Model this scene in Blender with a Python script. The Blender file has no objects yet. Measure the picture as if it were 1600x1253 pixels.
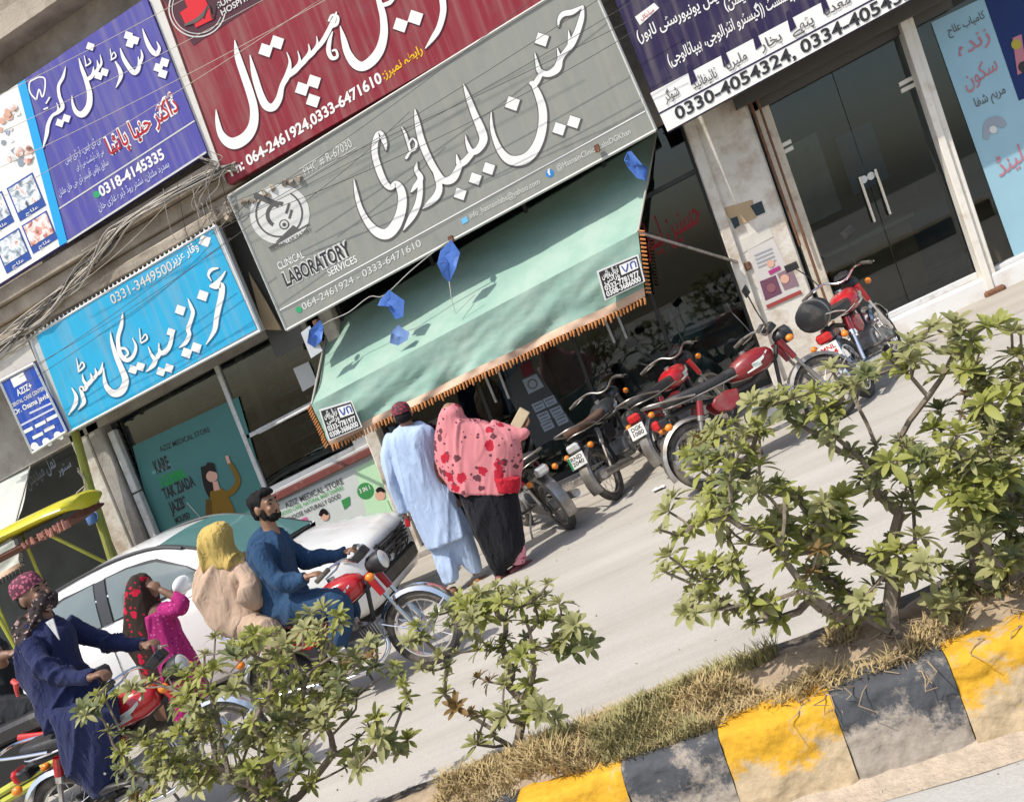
import bpy, bmesh, math, random, unicodedata
from mathutils import Vector, Matrix, Euler, noise
sc = bpy.context.scene
COL = sc.collection
R_ = math.radians
K = 0.111            # the street climbs to the right: ground z = K * x
CAMH = 1.84
# ------------------------------------------------------------------ camera
cd = bpy.data.cameras.new('camera'); cam = bpy.data.objects.new('camera', cd); COL.objects.link(cam)
FPX = 1500.0
cd.sensor_width = 36; cd.lens = FPX / 1600 * 36; cd.clip_end = 500; cd.clip_start = .05
_y, _p, _r = R_(-13), R_(-4.71), R_(20.57)
_f = Vector((math.sin(_y)*math.cos(_p), math.cos(_y)*math.cos(_p), math.sin(_p)))
_rt = Vector((math.cos(_y), -math.sin(_y), 0)); _u = _rt.cross(_f)
CR = _rt*math.cos(_r) - _u*math.sin(_r); CU = _rt*math.sin(_r) + _u*math.cos(_r)
cam.matrix_world = Matrix(((CR.x, CU.x, -_f.x, 0), (CR.y, CU.y, -_f.y, 0), (CR.z, CU.z, -_f.z, CAMH), (0, 0, 0, 1)))
sc.camera = cam
# ------------------------------------------------------------------ sky, sun, exposure
SUN_EL, SUN_AZ = 58, 223      # azimuth: where the sun stands, degrees clockwise from +y
wd = bpy.data.worlds.new('World'); sc.world = wd; wd.use_nodes = True
nt = wd.node_tree; bg = nt.nodes['Background']; sky = nt.nodes.new('ShaderNodeTexSky')
sky.sky_type = 'NISHITA'; sky.sun_disc = False; sky.sun_elevation = R_(SUN_EL); sky.sun_rotation = R_(SUN_AZ)
sky.dust_density = 2.5; sky.air_density = 1.0
nt.links.new(sky.outputs[0], bg.inputs[0]); bg.inputs[1].default_value = 0.15
sl = bpy.data.lights.new('sun', 'SUN'); sl.energy = 3.3; sl.angle = R_(.53); sl.color = (1, .955, .88)
so = bpy.data.objects.new('sun', sl); COL.objects.link(so)
sd = Vector((math.sin(R_(SUN_AZ))*math.cos(R_(SUN_EL)), math.cos(R_(SUN_AZ))*math.cos(R_(SUN_EL)), math.sin(R_(SUN_EL))))
so.rotation_euler = sd.to_track_quat('Z', 'Y').to_euler(); so.location = (0, 0, 20)
sc.view_settings.view_transform = 'Standard'; sc.view_settings.look = 'None'
sc.view_settings.exposure = 0.42; sc.view_settings.gamma = 1

# ------------------------------------------------------------------ helpers
def W(x, y, h): return Vector((x, y, h + K*x))
def ray(px, py): return CR*((px-800)/FPX) - CU*((py-626.5)/FPX) + _f
def U(px, py, Y):                       # a point of the facade-parallel plane y = Y, in street coordinates (x, y, h)
    d = ray(px, py); t = Y/d.y; x = d.x*t
    return Vector((x, Y, CAMH + d.z*t - K*x))
def UG(px, py, h=0):                    # a point at height h over the street
    d = ray(px, py); t = -(CAMH-h)/(d.z - K*d.x)
    return Vector((d.x*t, d.y*t, h))
def UW(px, py, Y):
    p = U(px, py, Y); return W(*p)

class MB:
    def __init__(s, f=None): s.v = []; s.q = []; s.f = f; s.mi = []; s.m = 0
    def add(s, vs, fs):
        o = len(s.v)
        s.v += [s.f(*p) if s.f else Vector(p) for p in vs]
        s.q += [[i+o for i in f] for f in fs]; s.mi += [s.m]*len(fs); return s
    def box(s, x0, x1, y0, y1, z0, z1):
        return s.add([(x, y, z) for z in (z0, z1) for y in (y0, y1) for x in (x0, x1)],
            [(0,2,3,1),(4,5,7,6),(0,1,5,4),(2,6,7,3),(0,4,6,2),(1,3,7,5)])
    def obox(s, c, size, M=None):
        M = M or Matrix.Identity(3); c = Vector(c)
        vs = [c + M @ Vector((sx*size[0]/2, sy*size[1]/2, sz*size[2]/2)) for sz in (-1,1) for sy in (-1,1) for sx in (-1,1)]
        return s.add([tuple(v) for v in vs], [(0,2,3,1),(4,5,7,6),(0,1,5,4),(2,6,7,3),(0,4,6,2),(1,3,7,5)])
    def loft(s, rings, closed=True, c0=True, c1=True):
        n = len(rings[0]); vs = [tuple(p) for r in rings for p in r]; fs = []
        for i in range(len(rings)-1):
            for j in range(n if closed else n-1):
                k = (j+1) % n; fs.append((i*n+j, i*n+k, (i+1)*n+k, (i+1)*n+j))
        if closed and c0: fs.append(tuple(range(n-1, -1, -1)))
        if closed and c1: fs.append(tuple((len(rings)-1)*n + j for j in range(n)))
        return s.add(vs, fs)
    def tube(s, pts, r, n=8, sq=1.0, closed=False):
        P = [Vector(p) for p in pts]; m = len(P)
        rs = r if isinstance(r, (list, tuple)) else [r]*m
        rings = []; up = None
        for i in range(m):
            if closed: d = P[(i+1) % m] - P[i-1]
            else: d = P[min(i+1, m-1)] - P[max(i-1, 0)]
            if d.length < 1e-9: d = Vector((0,0,1))
            d.normalize()
            if up is None:
                up = Vector((0,0,1)) if abs(d.z) < .9 else Vector((0,1,0))
            a = d.cross(up); a.normalize(); b = a.cross(d); up = b
            rings.append([P[i] + a*math.cos(t)*rs[i] + b*math.sin(t)*rs[i]*sq for t in [2*math.pi*j/n for j in range(n)]])
        if closed: rings.append(rings[0]); return s.loft(rings, True, False, False)
        return s.loft(rings)
    def cyl(s, a, b, r, n=16, r2=None): return s.tube([a, b], [r, r if r2 is None else r2], n)
    def ell(s, c, r, M=None, seg=14, rg=9):
        c = Vector(c); M = M or Matrix.Identity(3); vs = []; fs = []
        r = (r, r, r) if not isinstance(r, (list, tuple)) else r
        for i in range(rg+1):
            th = math.pi*i/rg
            for j in range(seg):
                ph = 2*math.pi*j/seg
                vs.append(tuple(c + M @ Vector((r[0]*math.sin(th)*math.cos(ph), r[1]*math.sin(th)*math.sin(ph), r[2]*math.cos(th)))))
        for i in range(rg):
            for j in range(seg):
                k = (j+1) % seg; fs.append((i*seg+j, (i+1)*seg+j, (i+1)*seg+k, i*seg+k))
        return s.add(vs, fs)
    def torus(s, c, ax, R, r, n=28, m=8, sq=1.0):
        c = Vector(c); ax = Vector(ax).normalized(); a = ax.orthogonal().normalized(); b = ax.cross(a); rings = []
        for i in range(n+1):
            t = 2*math.pi*i/n; e = a*math.cos(t) + b*math.sin(t)
            rings.append([c + e*(R + r*math.cos(q)) + ax*r*sq*math.sin(q) for q in [2*math.pi*j/m for j in range(m)]])
        return s.loft(rings, True, False, False)
    def ext(s, poly, y0, y1, ax='y'):        # a polygon in (x, z) swept along y
        n = len(poly)
        if ax == 'y': vs = [(p[0], y0, p[1]) for p in poly] + [(p[0], y1, p[1]) for p in poly]
        elif ax == 'x': vs = [(y0, p[0], p[1]) for p in poly] + [(y1, p[0], p[1]) for p in poly]
        else: vs = [(p[0], p[1], y0) for p in poly] + [(p[0], p[1], y1) for p in poly]
        return s.add(vs, [tuple(range(n)), tuple(range(2*n-1, n-1, -1))] + [(i, i+n, (i+1) % n+n, (i+1) % n) for i in range(n)])
    def quad(s, a, b, c, d): return s.add([tuple(a), tuple(b), tuple(c), tuple(d)], [(0,1,2,3)])
    def grid(s, nu, nv, fn):
        vs = [tuple(fn(i/nu, j/nv)) for j in range(nv+1) for i in range(nu+1)]
        return s.add(vs, [(j*(nu+1)+i, j*(nu+1)+i+1, (j+1)*(nu+1)+i+1, (j+1)*(nu+1)+i) for j in range(nv) for i in range(nu)])
    def mesh(s, name, off=None, smooth=35, bev=0, recalc=True):
        me = bpy.data.meshes.new(name)
        me.from_pydata([tuple(v - off) if off is not None else tuple(v) for v in s.v], [], s.q)
        if any(s.mi):
            me.polygons.foreach_set('material_index', s.mi)
        if bev or recalc:
            bm = bmesh.new(); bm.from_mesh(me)
            if recalc: bmesh.ops.recalc_face_normals(bm, faces=bm.faces)
            if bev: bmesh.ops.bevel(bm, geom=list(bm.edges), offset=bev, segments=1, affect='EDGES', clamp_overlap=True)
            bm.to_mesh(me); bm.free()
        me.update()
        if smooth:
            me.shade_smooth(); me.set_sharp_from_angle(angle=R_(smooth))
        return me
    def build(s, name, mat, parent=None, world=True, smooth=35, bev=0, recalc=True, **kw):
        off = None
        if world and parent is not None:
            r = parent
            while r.parent: r = r.parent
            off = r.location
        me = s.mesh(name, off, smooth, bev, recalc)
        for m in (mat if isinstance(mat, (list, tuple)) else [mat]): me.materials.append(m)
        o = bpy.data.objects.new(name, me); COL.objects.link(o)
        if parent is not None: o.parent = parent
        for k, v in kw.items(): o[k] = v
        return o

def thing(name, label, cat, loc=(0,0,0), M=None, group=None):
    o = bpy.data.objects.new(name, None); COL.objects.link(o); o.empty_display_size = .1
    o.location = loc
    if M is not None: o.matrix_world = Matrix.Translation(loc) @ M.to_4x4()
    o['label'] = label; o['category'] = cat
    if group: o['group'] = group
    return o
def tag(o, label=None, cat=None, group=None, kind=None):
    for k, v in (('label', label), ('category', cat), ('group', group), ('kind', kind)):
        if v: o[k] = v
    return o
def copy_tree(o, parent=None):
    c = o.copy(); COL.objects.link(c)
    c.parent = parent
    for ch in list(o.children): copy_tree(ch, c)
    return c
def lerp(a, b, t): return a + (b-a)*t
def smooth_path(pts, n=6):
    P = [Vector(p) for p in pts]; out = []
    for i in range(len(P)-1):
        a = P[max(i-1, 0)]; b = P[i]; c = P[i+1]; d = P[min(i+2, len(P)-1)]
        for j in range(n):
            t = j/n; t2 = t*t; t3 = t2*t
            out.append(.5*((2*b) + (c-a)*t + (2*a-5*b+4*c-d)*t2 + (3*b-a-3*c+d)*t3))
    out.append(P[-1]); return out
def slope_basis(az):          # a body that rests on the climbing street, heading az (radians from +x)
    f = Vector((math.cos(az), math.sin(az), K*math.cos(az))).normalized()
    u = Vector((-K, 0, 1)).normalized(); l = u.cross(f); l.normalize(); u = f.cross(l)
    return Matrix(((f.x, l.x, u.x), (f.y, l.y, u.y), (f.z, l.z, u.z)))

# ------------------------------------------------------------------ materials
MATS = {}
def mat(name, col, rough=.6, metal=0, var=.12, scale=6, bump=0, bscale=40, dirt=None, dscale=2, damt=.5, spec=.5, coat=0, emit=0, trans=0, detail=6):
    if name in MATS: return MATS[name]
    m = bpy.data.materials.new(name); m.use_nodes = True; n = m.node_tree.nodes; L = m.node_tree.links
    b = n['Principled BSDF']; b.inputs['Roughness'].default_value = rough; b.inputs['Metallic'].default_value = metal
    b.inputs['Specular IOR Level'].default_value = spec; b.inputs['Coat Weight'].default_value = coat
    tc = n.new('ShaderNodeTexCoord'); nz = n.new('ShaderNodeTexNoise'); nz.inputs['Scale'].default_value = scale; nz.inputs['Detail'].default_value = detail
    L.new(tc.outputs['Object'], nz.inputs['Vector'])
    mx = n.new('ShaderNodeMix'); mx.data_type = 'RGBA'
    c = Vector(col[:3])
    mx.inputs[6].default_value = (*[max(0, x*(1-var*1.6)) for x in c], 1); mx.inputs[7].default_value = (*[min(1, x*(1+var*1.6)) for x in c], 1)
    L.new(nz.outputs[0], mx.inputs[0]); out = mx.outputs[2]
    if dirt:
        n2 = n.new('ShaderNodeTexNoise'); n2.inputs['Scale'].default_value = dscale; n2.inputs['Detail'].default_value = 8; n2.inputs['Roughness'].default_value = .65
        L.new(tc.outputs['Object'], n2.inputs['Vector'])
        rp = n.new('ShaderNodeValToRGB'); rp.color_ramp.elements[0].position = .62-.3*damt; rp.color_ramp.elements[1].position = .82-.2*damt
        L.new(n2.outputs[0], rp.inputs[0])
        m2 = n.new('ShaderNodeMix'); m2.data_type = 'RGBA'; m2.inputs[7].default_value = (*dirt, 1)
        L.new(rp.outputs[0], m2.inputs[0]); L.new(out, m2.inputs[6]); out = m2.outputs[2]
    L.new(out, b.inputs['Base Color'])
    if bump:
        n3 = n.new('ShaderNodeTexNoise'); n3.inputs['Scale'].default_value = bscale; n3.inputs['Detail'].default_value = 5
        L.new(tc.outputs['Object'], n3.inputs['Vector'])
        bp = n.new('ShaderNodeBump'); bp.inputs['Strength'].default_value = bump; bp.inputs['Distance'].default_value = .02
        L.new(n3.outputs[0], bp.inputs['Height']); L.new(bp.outputs[0], b.inputs['Normal'])
    if trans:
        b.inputs['Transmission Weight'].default_value = trans
    if emit:
        b.inputs['Emission Color'].default_value = (*col[:3], 1); b.inputs['Emission Strength'].default_value = emit
    MATS[name] = m; return m
def srgb(h):
    h = h.lstrip('#'); r = [int(h[i:i+2], 16)/255 for i in (0, 2, 4)]
    return tuple(x/12.92 if x <= .04045 else ((x+.055)/1.055)**2.4 for x in r)
def glass_mat(name, tint=(.25,.28,.27), refl=.5, rough=.02):
    if name in MATS: return MATS[name]
    m = bpy.data.materials.new(name); m.use_nodes = True; n = m.node_tree.nodes; L = m.node_tree.links
    n.remove(n['Principled BSDF']); o = n['Material Output']
    t = n.new('ShaderNodeBsdfTransparent'); t.inputs[0].default_value = (*tint, 1)
    g = n.new('ShaderNodeBsdfGlossy'); g.inputs['Roughness'].default_value = rough; g.inputs[0].default_value = (refl, refl, refl, 1)
    f = n.new('ShaderNodeFresnel'); f.inputs[0].default_value = 1.6
    mx = n.new('ShaderNodeMixShader'); L.new(f.outputs[0], mx.inputs[0]); L.new(t.outputs[0], mx.inputs[1]); L.new(g.outputs[0], mx.inputs[2]); L.new(mx.outputs[0], o.inputs[0])
    MATS[name] = m; return m
def fabric(name, col, var=.1, bump=.25, bscale=9, rough=.88):
    if name in MATS: return MATS[name]
    m = mat(name, col, rough, 0, var, 5, bump, 260, spec=.12)          # weave
    n = m.node_tree.nodes; L = m.node_tree.links; b = n['Principled BSDF']; b.inputs['Sheen Weight'].default_value = .06
    tc = n.new('ShaderNodeTexCoord'); mp = n.new('ShaderNodeMapping'); mp.inputs['Scale'].default_value = (1, 1, .4); mp.inputs['Rotation'].default_value = (.2, .45, 0)
    nz = n.new('ShaderNodeTexNoise'); nz.inputs['Scale'].default_value = bscale; nz.inputs['Detail'].default_value = 4; nz.inputs['Distortion'].default_value = .8
    bp = n.new('ShaderNodeBump'); bp.inputs['Strength'].default_value = .65; bp.inputs['Distance'].default_value = .045
    L.new(tc.outputs['Object'], mp.inputs[0]); L.new(mp.outputs[0], nz.inputs['Vector']); L.new(nz.outputs[0], bp.inputs['Height'])
    old = [x for x in n if x.type == 'BUMP' and x != bp][0]; L.new(bp.outputs[0], old.inputs['Normal']); old.inputs['Distance'].default_value = .003
    return m
chrome = mat('chrome', (.72,.72,.72), .16, 1, .06, 4)
steel = mat('steel', (.42,.41,.39), .38, .9, .2, 20, dirt=(.2,.16,.12), dscale=12)
alloy = mat('alloy', (.40,.40,.39), .5, .6, .25, 18, dirt=(.16,.13,.1), dscale=9)
rubber = mat('rubber', (.028,.027,.026), .85, 0, .3, 12, dirt=(.17,.145,.115), dscale=7, damt=.7)
blackp = mat('black_plastic', (.018,.018,.019), .45, 0, .2, 8, dirt=(.09,.08,.07), dscale=8, damt=.3)
redp = mat('red_paint', (.42,.012,.016), .25, 0, .12, 3, coat=.6, dirt=(.25,.12,.09), dscale=7, damt=.15)
whitep = mat('white_paint', (.78,.77,.74), .4, 0, .04, 3, dirt=(.5,.45,.38), dscale=5, damt=.2)
# ------------------------------------------------------------------ the ground
def road_mat(name, c1, c2, c3, crack=True):
    m = bpy.data.materials.new(name); m.use_nodes = True; n = m.node_tree.nodes; L = m.node_tree.links; b = n['Principled BSDF']
    b.inputs['Roughness'].default_value = .9; b.inputs['Specular IOR Level'].default_value = .2
    tc = n.new('ShaderNodeTexCoord')
    def nz(s, d=8, r=.6):
        q = n.new('ShaderNodeTexNoise'); q.inputs['Scale'].default_value = s; q.inputs['Detail'].default_value = d; q.inputs['Roughness'].default_value = r
        L.new(tc.outputs['Object'], q.inputs['Vector']); return q
    a = nz(.55); rp = n.new('ShaderNodeValToRGB'); L.new(a.outputs[0], rp.inputs[0])
    e = rp.color_ramp.elements; e[0].position = .3; e[0].color = (*c1, 1); e[1].position = .72; e[1].color = (*c2, 1)
    s = nz(90, 3, .7); mx = n.new('ShaderNodeMix'); mx.data_type = 'RGBA'; mx.blend_type = 'MULTIPLY'; mx.inputs[0].default_value = .35
    r2 = n.new('ShaderNodeValToRGB'); L.new(s.outputs[0], r2.inputs[0]); r2.color_ramp.elements[0].position = .3; r2.color_ramp.elements[0].color = (.55,.55,.55,1); r2.color_ramp.elements[1].position = .62
    L.new(rp.outputs[0], mx.inputs[6]); L.new(r2.outputs[0], mx.inputs[7])
    st = nz(3.2, 9, .7); r3 = n.new('ShaderNodeValToRGB'); L.new(st.outputs[0], r3.inputs[0]); r3.color_ramp.elements[0].position = .58; r3.color_ramp.elements[1].position = .74
    m2 = n.new('ShaderNodeMix'); m2.data_type = 'RGBA'; m2.inputs[7].default_value = (*c3, 1); L.new(mx.outputs[2], m2.inputs[6])
    mm = n.new('ShaderNodeMath'); mm.operation = 'MULTIPLY'; mm.inputs[1].default_value = .45; L.new(r3.outputs[0], mm.inputs[0]); L.new(mm.outputs[0], m2.inputs[0])
    mp0 = n.new('ShaderNodeMapping'); mp0.inputs['Scale'].default_value = (.12, 1.6, 1); L.new(tc.outputs['Object'], mp0.inputs[0])       # tyre-polished bands along the street
    sk = n.new('ShaderNodeTexNoise'); sk.inputs['Scale'].default_value = 2.2; sk.inputs['Detail'].default_value = 7; sk.inputs['Roughness'].default_value = .7; L.new(mp0.outputs[0], sk.inputs['Vector'])
    rk0 = n.new('ShaderNodeValToRGB'); rk0.color_ramp.elements[0].position = .32; rk0.color_ramp.elements[0].color = (.84,.835,.82,1); rk0.color_ramp.elements[1].position = .6; L.new(sk.outputs[0], rk0.inputs[0])
    mk = n.new('ShaderNodeMix'); mk.data_type = 'RGBA'; mk.blend_type = 'MULTIPLY'; mk.inputs[0].default_value = 1; L.new(m2.outputs[2], mk.inputs[6]); L.new(rk0.outputs[0], mk.inputs[7])
    so_ = nz(1.7, 5, .55); r5 = n.new('ShaderNodeValToRGB'); r5.color_ramp.elements[0].position = .68; r5.color_ramp.elements[1].position = .78; r5.color_ramp.elements[0].color = (1,1,1,1); r5.color_ramp.elements[1].color = (.68,.645,.60,1); L.new(so_.outputs[0], r5.inputs[0])
    mo_ = n.new('ShaderNodeMix'); mo_.data_type = 'RGBA'; mo_.blend_type = 'MULTIPLY'; mo_.inputs[0].default_value = .8; L.new(mk.outputs[2], mo_.inputs[6]); L.new(r5.outputs[0], mo_.inputs[7])
    out = mo_.outputs[2]
    if crack:
        vo = n.new('ShaderNodeTexVoronoi'); vo.feature = 'DISTANCE_TO_EDGE'; vo.inputs['Scale'].default_value = .33
        mp = n.new('ShaderNodeVectorMath'); mp.operation = 'ADD'; w = nz(2.0, 4); ws = n.new('ShaderNodeVectorMath'); ws.operation = 'SCALE'; ws.inputs[3].default_value = .5
        L.new(w.outputs[1], ws.inputs[0]); L.new(tc.outputs['Object'], mp.inputs[0]); L.new(ws.outputs[0], mp.inputs[1]); L.new(mp.outputs[0], vo.inputs['Vector'])
        cr = n.new('ShaderNodeMath'); cr.operation = 'LESS_THAN'; cr.inputs[1].default_value = .0035; L.new(vo.outputs[0], cr.inputs[0])
        cm = n.new('ShaderNodeMath'); cm.operation = 'MULTIPLY'; cm.inputs[1].default_value = .35; L.new(cr.outputs[0], cm.inputs[0])
        m3 = n.new('ShaderNodeMix'); m3.data_type = 'RGBA'; m3.inputs[7].default_value = (.12,.11,.1,1); L.new(out, m3.inputs[6]); L.new(cm.outputs[0], m3.inputs[0]); out = m3.outputs[2]
    L.new(out, b.inputs['Base Color'])
    bp = n.new('ShaderNodeBump'); bp.inputs['Strength'].default_value = .35; bp.inputs['Distance'].default_value = .01
    L.new(s.outputs[0], bp.inputs['Height']); L.new(bp.outputs[0], b.inputs['Normal']); return m
road_m = road_mat('dusty_road', (.405,.38,.335), (.475,.447,.40), (.40,.345,.28), False)
near_m = road_mat('near_road', (.37,.36,.335), (.46,.45,.42), (.36,.31,.25), False)
apron_m = road_mat('dusty_apron', (.40,.36,.305), (.48,.44,.385), (.35,.295,.235), False)
g = MB(W); g.box(-60, 40, -25, 60, -.5, -.012)
tag(g.build('ground', road_mat('ground_dust', (.36,.33,.28), (.44,.41,.36), (.3,.26,.2), False), smooth=0), kind='structure')
g = MB(W); g.grid(60, 20, lambda u, v: (lerp(-22, 14, u), lerp(3.4, 9.35, v), .004*noise.noise(Vector((u*40, v*9, 0)))))
tag(g.build('road', road_m), kind='structure')
g = MB(W); g.grid(60, 8, lambda u, v: (lerp(-22, 14, u), lerp(9.3, 10.9, v) , .004+.012*v+.008*noise.noise(Vector((u*60, v*9, 4)))))
tag(g.build('pavement', apron_m), kind='structure')
g = MB(W); g.box(-22, 14, -6, 2.98, -.008, 0)
tag(g.build('road', near_m), kind='structure')

# ------------------------------------------------------------------ median with painted kerb
def paint_mat(name, paint, under, wear):
    m = bpy.data.materials.new(name); m.use_nodes = True; n = m.node_tree.nodes; L = m.node_tree.links; b = n['Principled BSDF']
    b.inputs['Roughness'].default_value = .8; b.inputs['Specular IOR Level'].default_value = .25
    tc = n.new('ShaderNodeTexCoord'); oi = n.new('ShaderNodeObjectInfo')
    ad = n.new('ShaderNodeVectorMath'); ad.operation = 'ADD'; L.new(tc.outputs['Object'], ad.inputs[0]); L.new(oi.outputs['Location'], ad.inputs[1])
    a = n.new('ShaderNodeTexNoise'); a.inputs['Scale'].default_value = 5.5; a.inputs['Detail'].default_value = 13; a.inputs['Roughness'].default_value = .76; L.new(ad.outputs[0], a.inputs['Vector'])
    ge = n.new('ShaderNodeNewGeometry'); dt = n.new('ShaderNodeVectorMath'); dt.operation = 'DOT_PRODUCT'; dt.inputs[1].default_value = (-K, 0, 1)   # height over the sloping street
    L.new(ge.outputs['Position'], dt.inputs[0])
    # dust splashed up from the gutter: more of it low down on the kerb
    mr = n.new('ShaderNodeMapRange'); mr.inputs[1].default_value = .02; mr.inputs[2].default_value = .22; mr.inputs[3].default_value = .25; mr.inputs[4].default_value = -.04; L.new(dt.outputs['Value'], mr.inputs[0])
    sm = n.new('ShaderNodeMath'); L.new(a.outputs[0], sm.inputs[0]); L.new(mr.outputs[0], sm.inputs[1])
    rp = n.new('ShaderNodeValToRGB'); rp.color_ramp.elements[0].position = wear; rp.color_ramp.elements[1].position = wear+.10; L.new(sm.outputs[0], rp.inputs[0])
    c = n.new('ShaderNodeTexNoise'); c.inputs['Scale'].default_value = 30; c.inputs['Detail'].default_value = 6; L.new(ad.outputs[0], c.inputs['Vector'])
    pm = n.new('ShaderNodeMix'); pm.data_type = 'RGBA'; pm.inputs[6].default_value = (*[x*.72 for x in paint], 1); pm.inputs[7].default_value = (*[min(1, x*1.2) for x in paint], 1); L.new(c.outputs[0], pm.inputs[0])
    um = n.new('ShaderNodeMix'); um.data_type = 'RGBA'; um.inputs[6].default_value = (*[x*.7 for x in under], 1); um.inputs[7].default_value = (*[min(1, x*1.25) for x in under], 1); L.new(c.outputs[0], um.inputs[0])
    mx = n.new('ShaderNodeMix'); mx.data_type = 'RGBA'; L.new(rp.outputs[0], mx.inputs[0]); L.new(pm.outputs[2], mx.inputs[6]); L.new(um.outputs[2], mx.inputs[7])
    L.new(mx.outputs[2], b.inputs['Base Color'])
    bp = n.new('ShaderNodeBump'); bp.inputs['Strength'].default_value = .7; bp.inputs['Distance'].default_value = .012; L.new(c.outputs[0], bp.inputs['Height']); L.new(bp.outputs[0], b.inputs['Normal'])
    return m
yel_m = paint_mat('yellow_kerb_paint', srgb('#cb9b2c'), (.45,.35,.22), .505)
blk_m = paint_mat('black_kerb_paint', (.070,.073,.080), (.33,.285,.235), .49)
soil_m = mat('dry_soil', (.33,.25,.165), .95, 0, .35, 14, .8, 26)
def kerb_y(x): return 3.06 - .055*(x-.4)      # front foot of the kerb, it runs slightly off the facade's direction
KH = .30
# joints seen in the photograph, at the kerb's top edge
jx = []
for px, py in [(540, 1306), (692, 1262), (820, 1208), (975, 1163), (1120, 1118), (1293, 1075), (1466, 1006), (1640, 958), (1815, 905)]:
    p = UG(px, py, KH); jx.append(p.x)
jx = [jx[0]-2.4, jx[0]-1.8, jx[0]-1.2, jx[0]-.6] + jx + [jx[-1]+.5, jx[-1]+1.1]
kerb = thing('kerb', 'kerb of the median painted in worn yellow and black blocks', 'kerb', W(-1, kerb_y(-1), 0))
kerb['kind'] = 'structure'; del kerb['category']; del kerb['label']
rnd = random.Random(5)
for i in range(len(jx)-1):
    x0, x1 = jx[i]+.0012, jx[i+1]-.0012
    nx, nz_ = 14, 9
    prof = [(0, 0), (.006, .05), (.012, .11), (.018, .165), (.024, .22), (.03, .275), (.036, .315), (.05, .338), (.085, .345), (.15, .345), (.19, .34)]
    b = MB()
    def fn(u, v, x0=x0, x1=x1, i=i):
        x = lerp(x0, x1, u); k = v*(len(prof)-1); j = min(int(k), len(prof)-2); t = k-j
        dy = lerp(prof[j][0], prof[j+1][0], t); h = lerp(prof[j][1], prof[j+1][1], t)*.87
        e = min(u, 1-u)
        ins = .007*max(0, 1-e/.04)*(.5+noise.noise(Vector((v*5, i*2.7, 0))))
        q = noise.fractal(Vector((x*7, h*9, i*3.1)), .7, 2.1, 6)*.013
        # shallow brick courses under the render
        cz = (h % .115)/.115; q -= .006*max(0, 1-min(cz, 1-cz)/.07) if dy < .04 else 0
        return W(x, kerb_y(x) + dy + q + ins, max(-.005, h + q*.6 - ins*.4))
    b.grid(26, 30, fn)
    o = b.build('kerb_block', yel_m if (i % 2 == 0) == (True) else blk_m, kerb, smooth=60)
# rim of bare ground in the gutter
g = MB(W); g.grid(80, 6, lambda u, v: (lerp(-8, 5, u), kerb_y(lerp(-8, 5, u)) + .04 - v*(.17+.06*noise.noise(Vector((u*30, 0, 1)))), .002 + .03*(1-v)**2 + .006*noise.noise(Vector((u*90, v*6, 0)))))
tag(g.build('gutter_sand', mat('gutter_sand', (.40,.33,.25), .95, 0, .25, 20, .6, 60)), kind='structure')
def MWf(x): return 3.70 - kerb_y(x)      # width of the median
def soil_h(x, y):
    v = (y-kerb_y(x)-.15)/(MWf(x)-.2)
    return .29 + .07*math.sin(max(0, min(1, v))*math.pi)*(.6+.5*noise.noise(Vector((x*1.1, y, 0)))) + .02*noise.fractal(Vector((x*5, y*5, 2)), .8, 2, 4)
g = MB(W); 
def sf(u, v):
    x = lerp(-9, 5, u); y = kerb_y(x)+.15+v*(MWf(x)-.2)
    return (x, y, soil_h(x, y))
g.grid(190, 12, sf)
tag(g.build('median_soil', soil_m, smooth=80), kind='structure')
g = MB()
def fk(u, v):
    x = lerp(-9, 5, u); q = .012*noise.fractal(Vector((x*6, v*3, 7)), .8, 2, 4)
    if v < .5: return W(x, 3.70-.12+.24*v+q, .30+q)
    return W(x, 3.70+q+.02*(v-.5), .30*(1-(v-.5)*2)+q*.3)
g.grid(190, 8, fk)
tag(g.build('kerb', paint_mat('far_kerb_paint', (.1,.085,.07), (.36,.28,.19), .56), smooth=60), kind='structure')
# ------------------------------------------------------------------ the row of shops
YG, YS = 11.0, 10.15
plaster = mat('plaster', (.42,.36,.28), .9, 0, .2, 3, .4, 30, dirt=(.2,.16,.12), dscale=1.6, damt=.75)
dirty_white = mat('dirty_whitewash', (.66,.62,.54), .85, 0, .12, 3, .35, 25, dirt=(.42,.33,.24), dscale=3.5, damt=.55)
concrete = mat('concrete', (.36,.33,.29), .9, 0, .2, 4, .5, 35, dirt=(.2,.17,.14), dscale=2.5, damt=.5)
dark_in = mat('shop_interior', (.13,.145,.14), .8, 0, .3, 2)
marble = mat('white_marble', (.70,.69,.66), .35, 0, .08, 2, dirt=(.55,.48,.4), dscale=4, damt=.4)
alum = mat('white_aluminium', (.58,.58,.56), .45, .1, .08, 5, dirt=(.35,.32,.28), dscale=8, damt=.3)
rust = mat('rusty_iron', (.16,.07,.035), .85, 0, .4, 20, .4, 60)
wood = mat('bare_plywood', (.40,.29,.17), .8, 0, .2, 4)
glass = glass_mat('shop_glass', (.62,.67,.65), .8)
bl = thing('shop_building', 'row of dusty shops with beige concrete ledge and upper storey above the signboards', 'building', W(-3, 11, 0))
def P(name, m, f, parent=None, smooth=35, bev=0, **kw):
    b = MB(W); f(b); return b.build(name, m, parent or bl, smooth=smooth, bev=bev, **kw)
P('wall', plaster, lambda b: b.box(-16, 6, 10.62, 10.8, 5.1, 9.5))
P('soffit_slab', plaster, lambda b: b.box(-16, -4.4, 10.2, 10.62, 7.55, 7.8))
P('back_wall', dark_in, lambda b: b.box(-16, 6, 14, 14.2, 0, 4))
P('ceiling', dark_in, lambda b: b.box(-16, 6, 11.0, 14, 3.42, 3.55))
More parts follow.
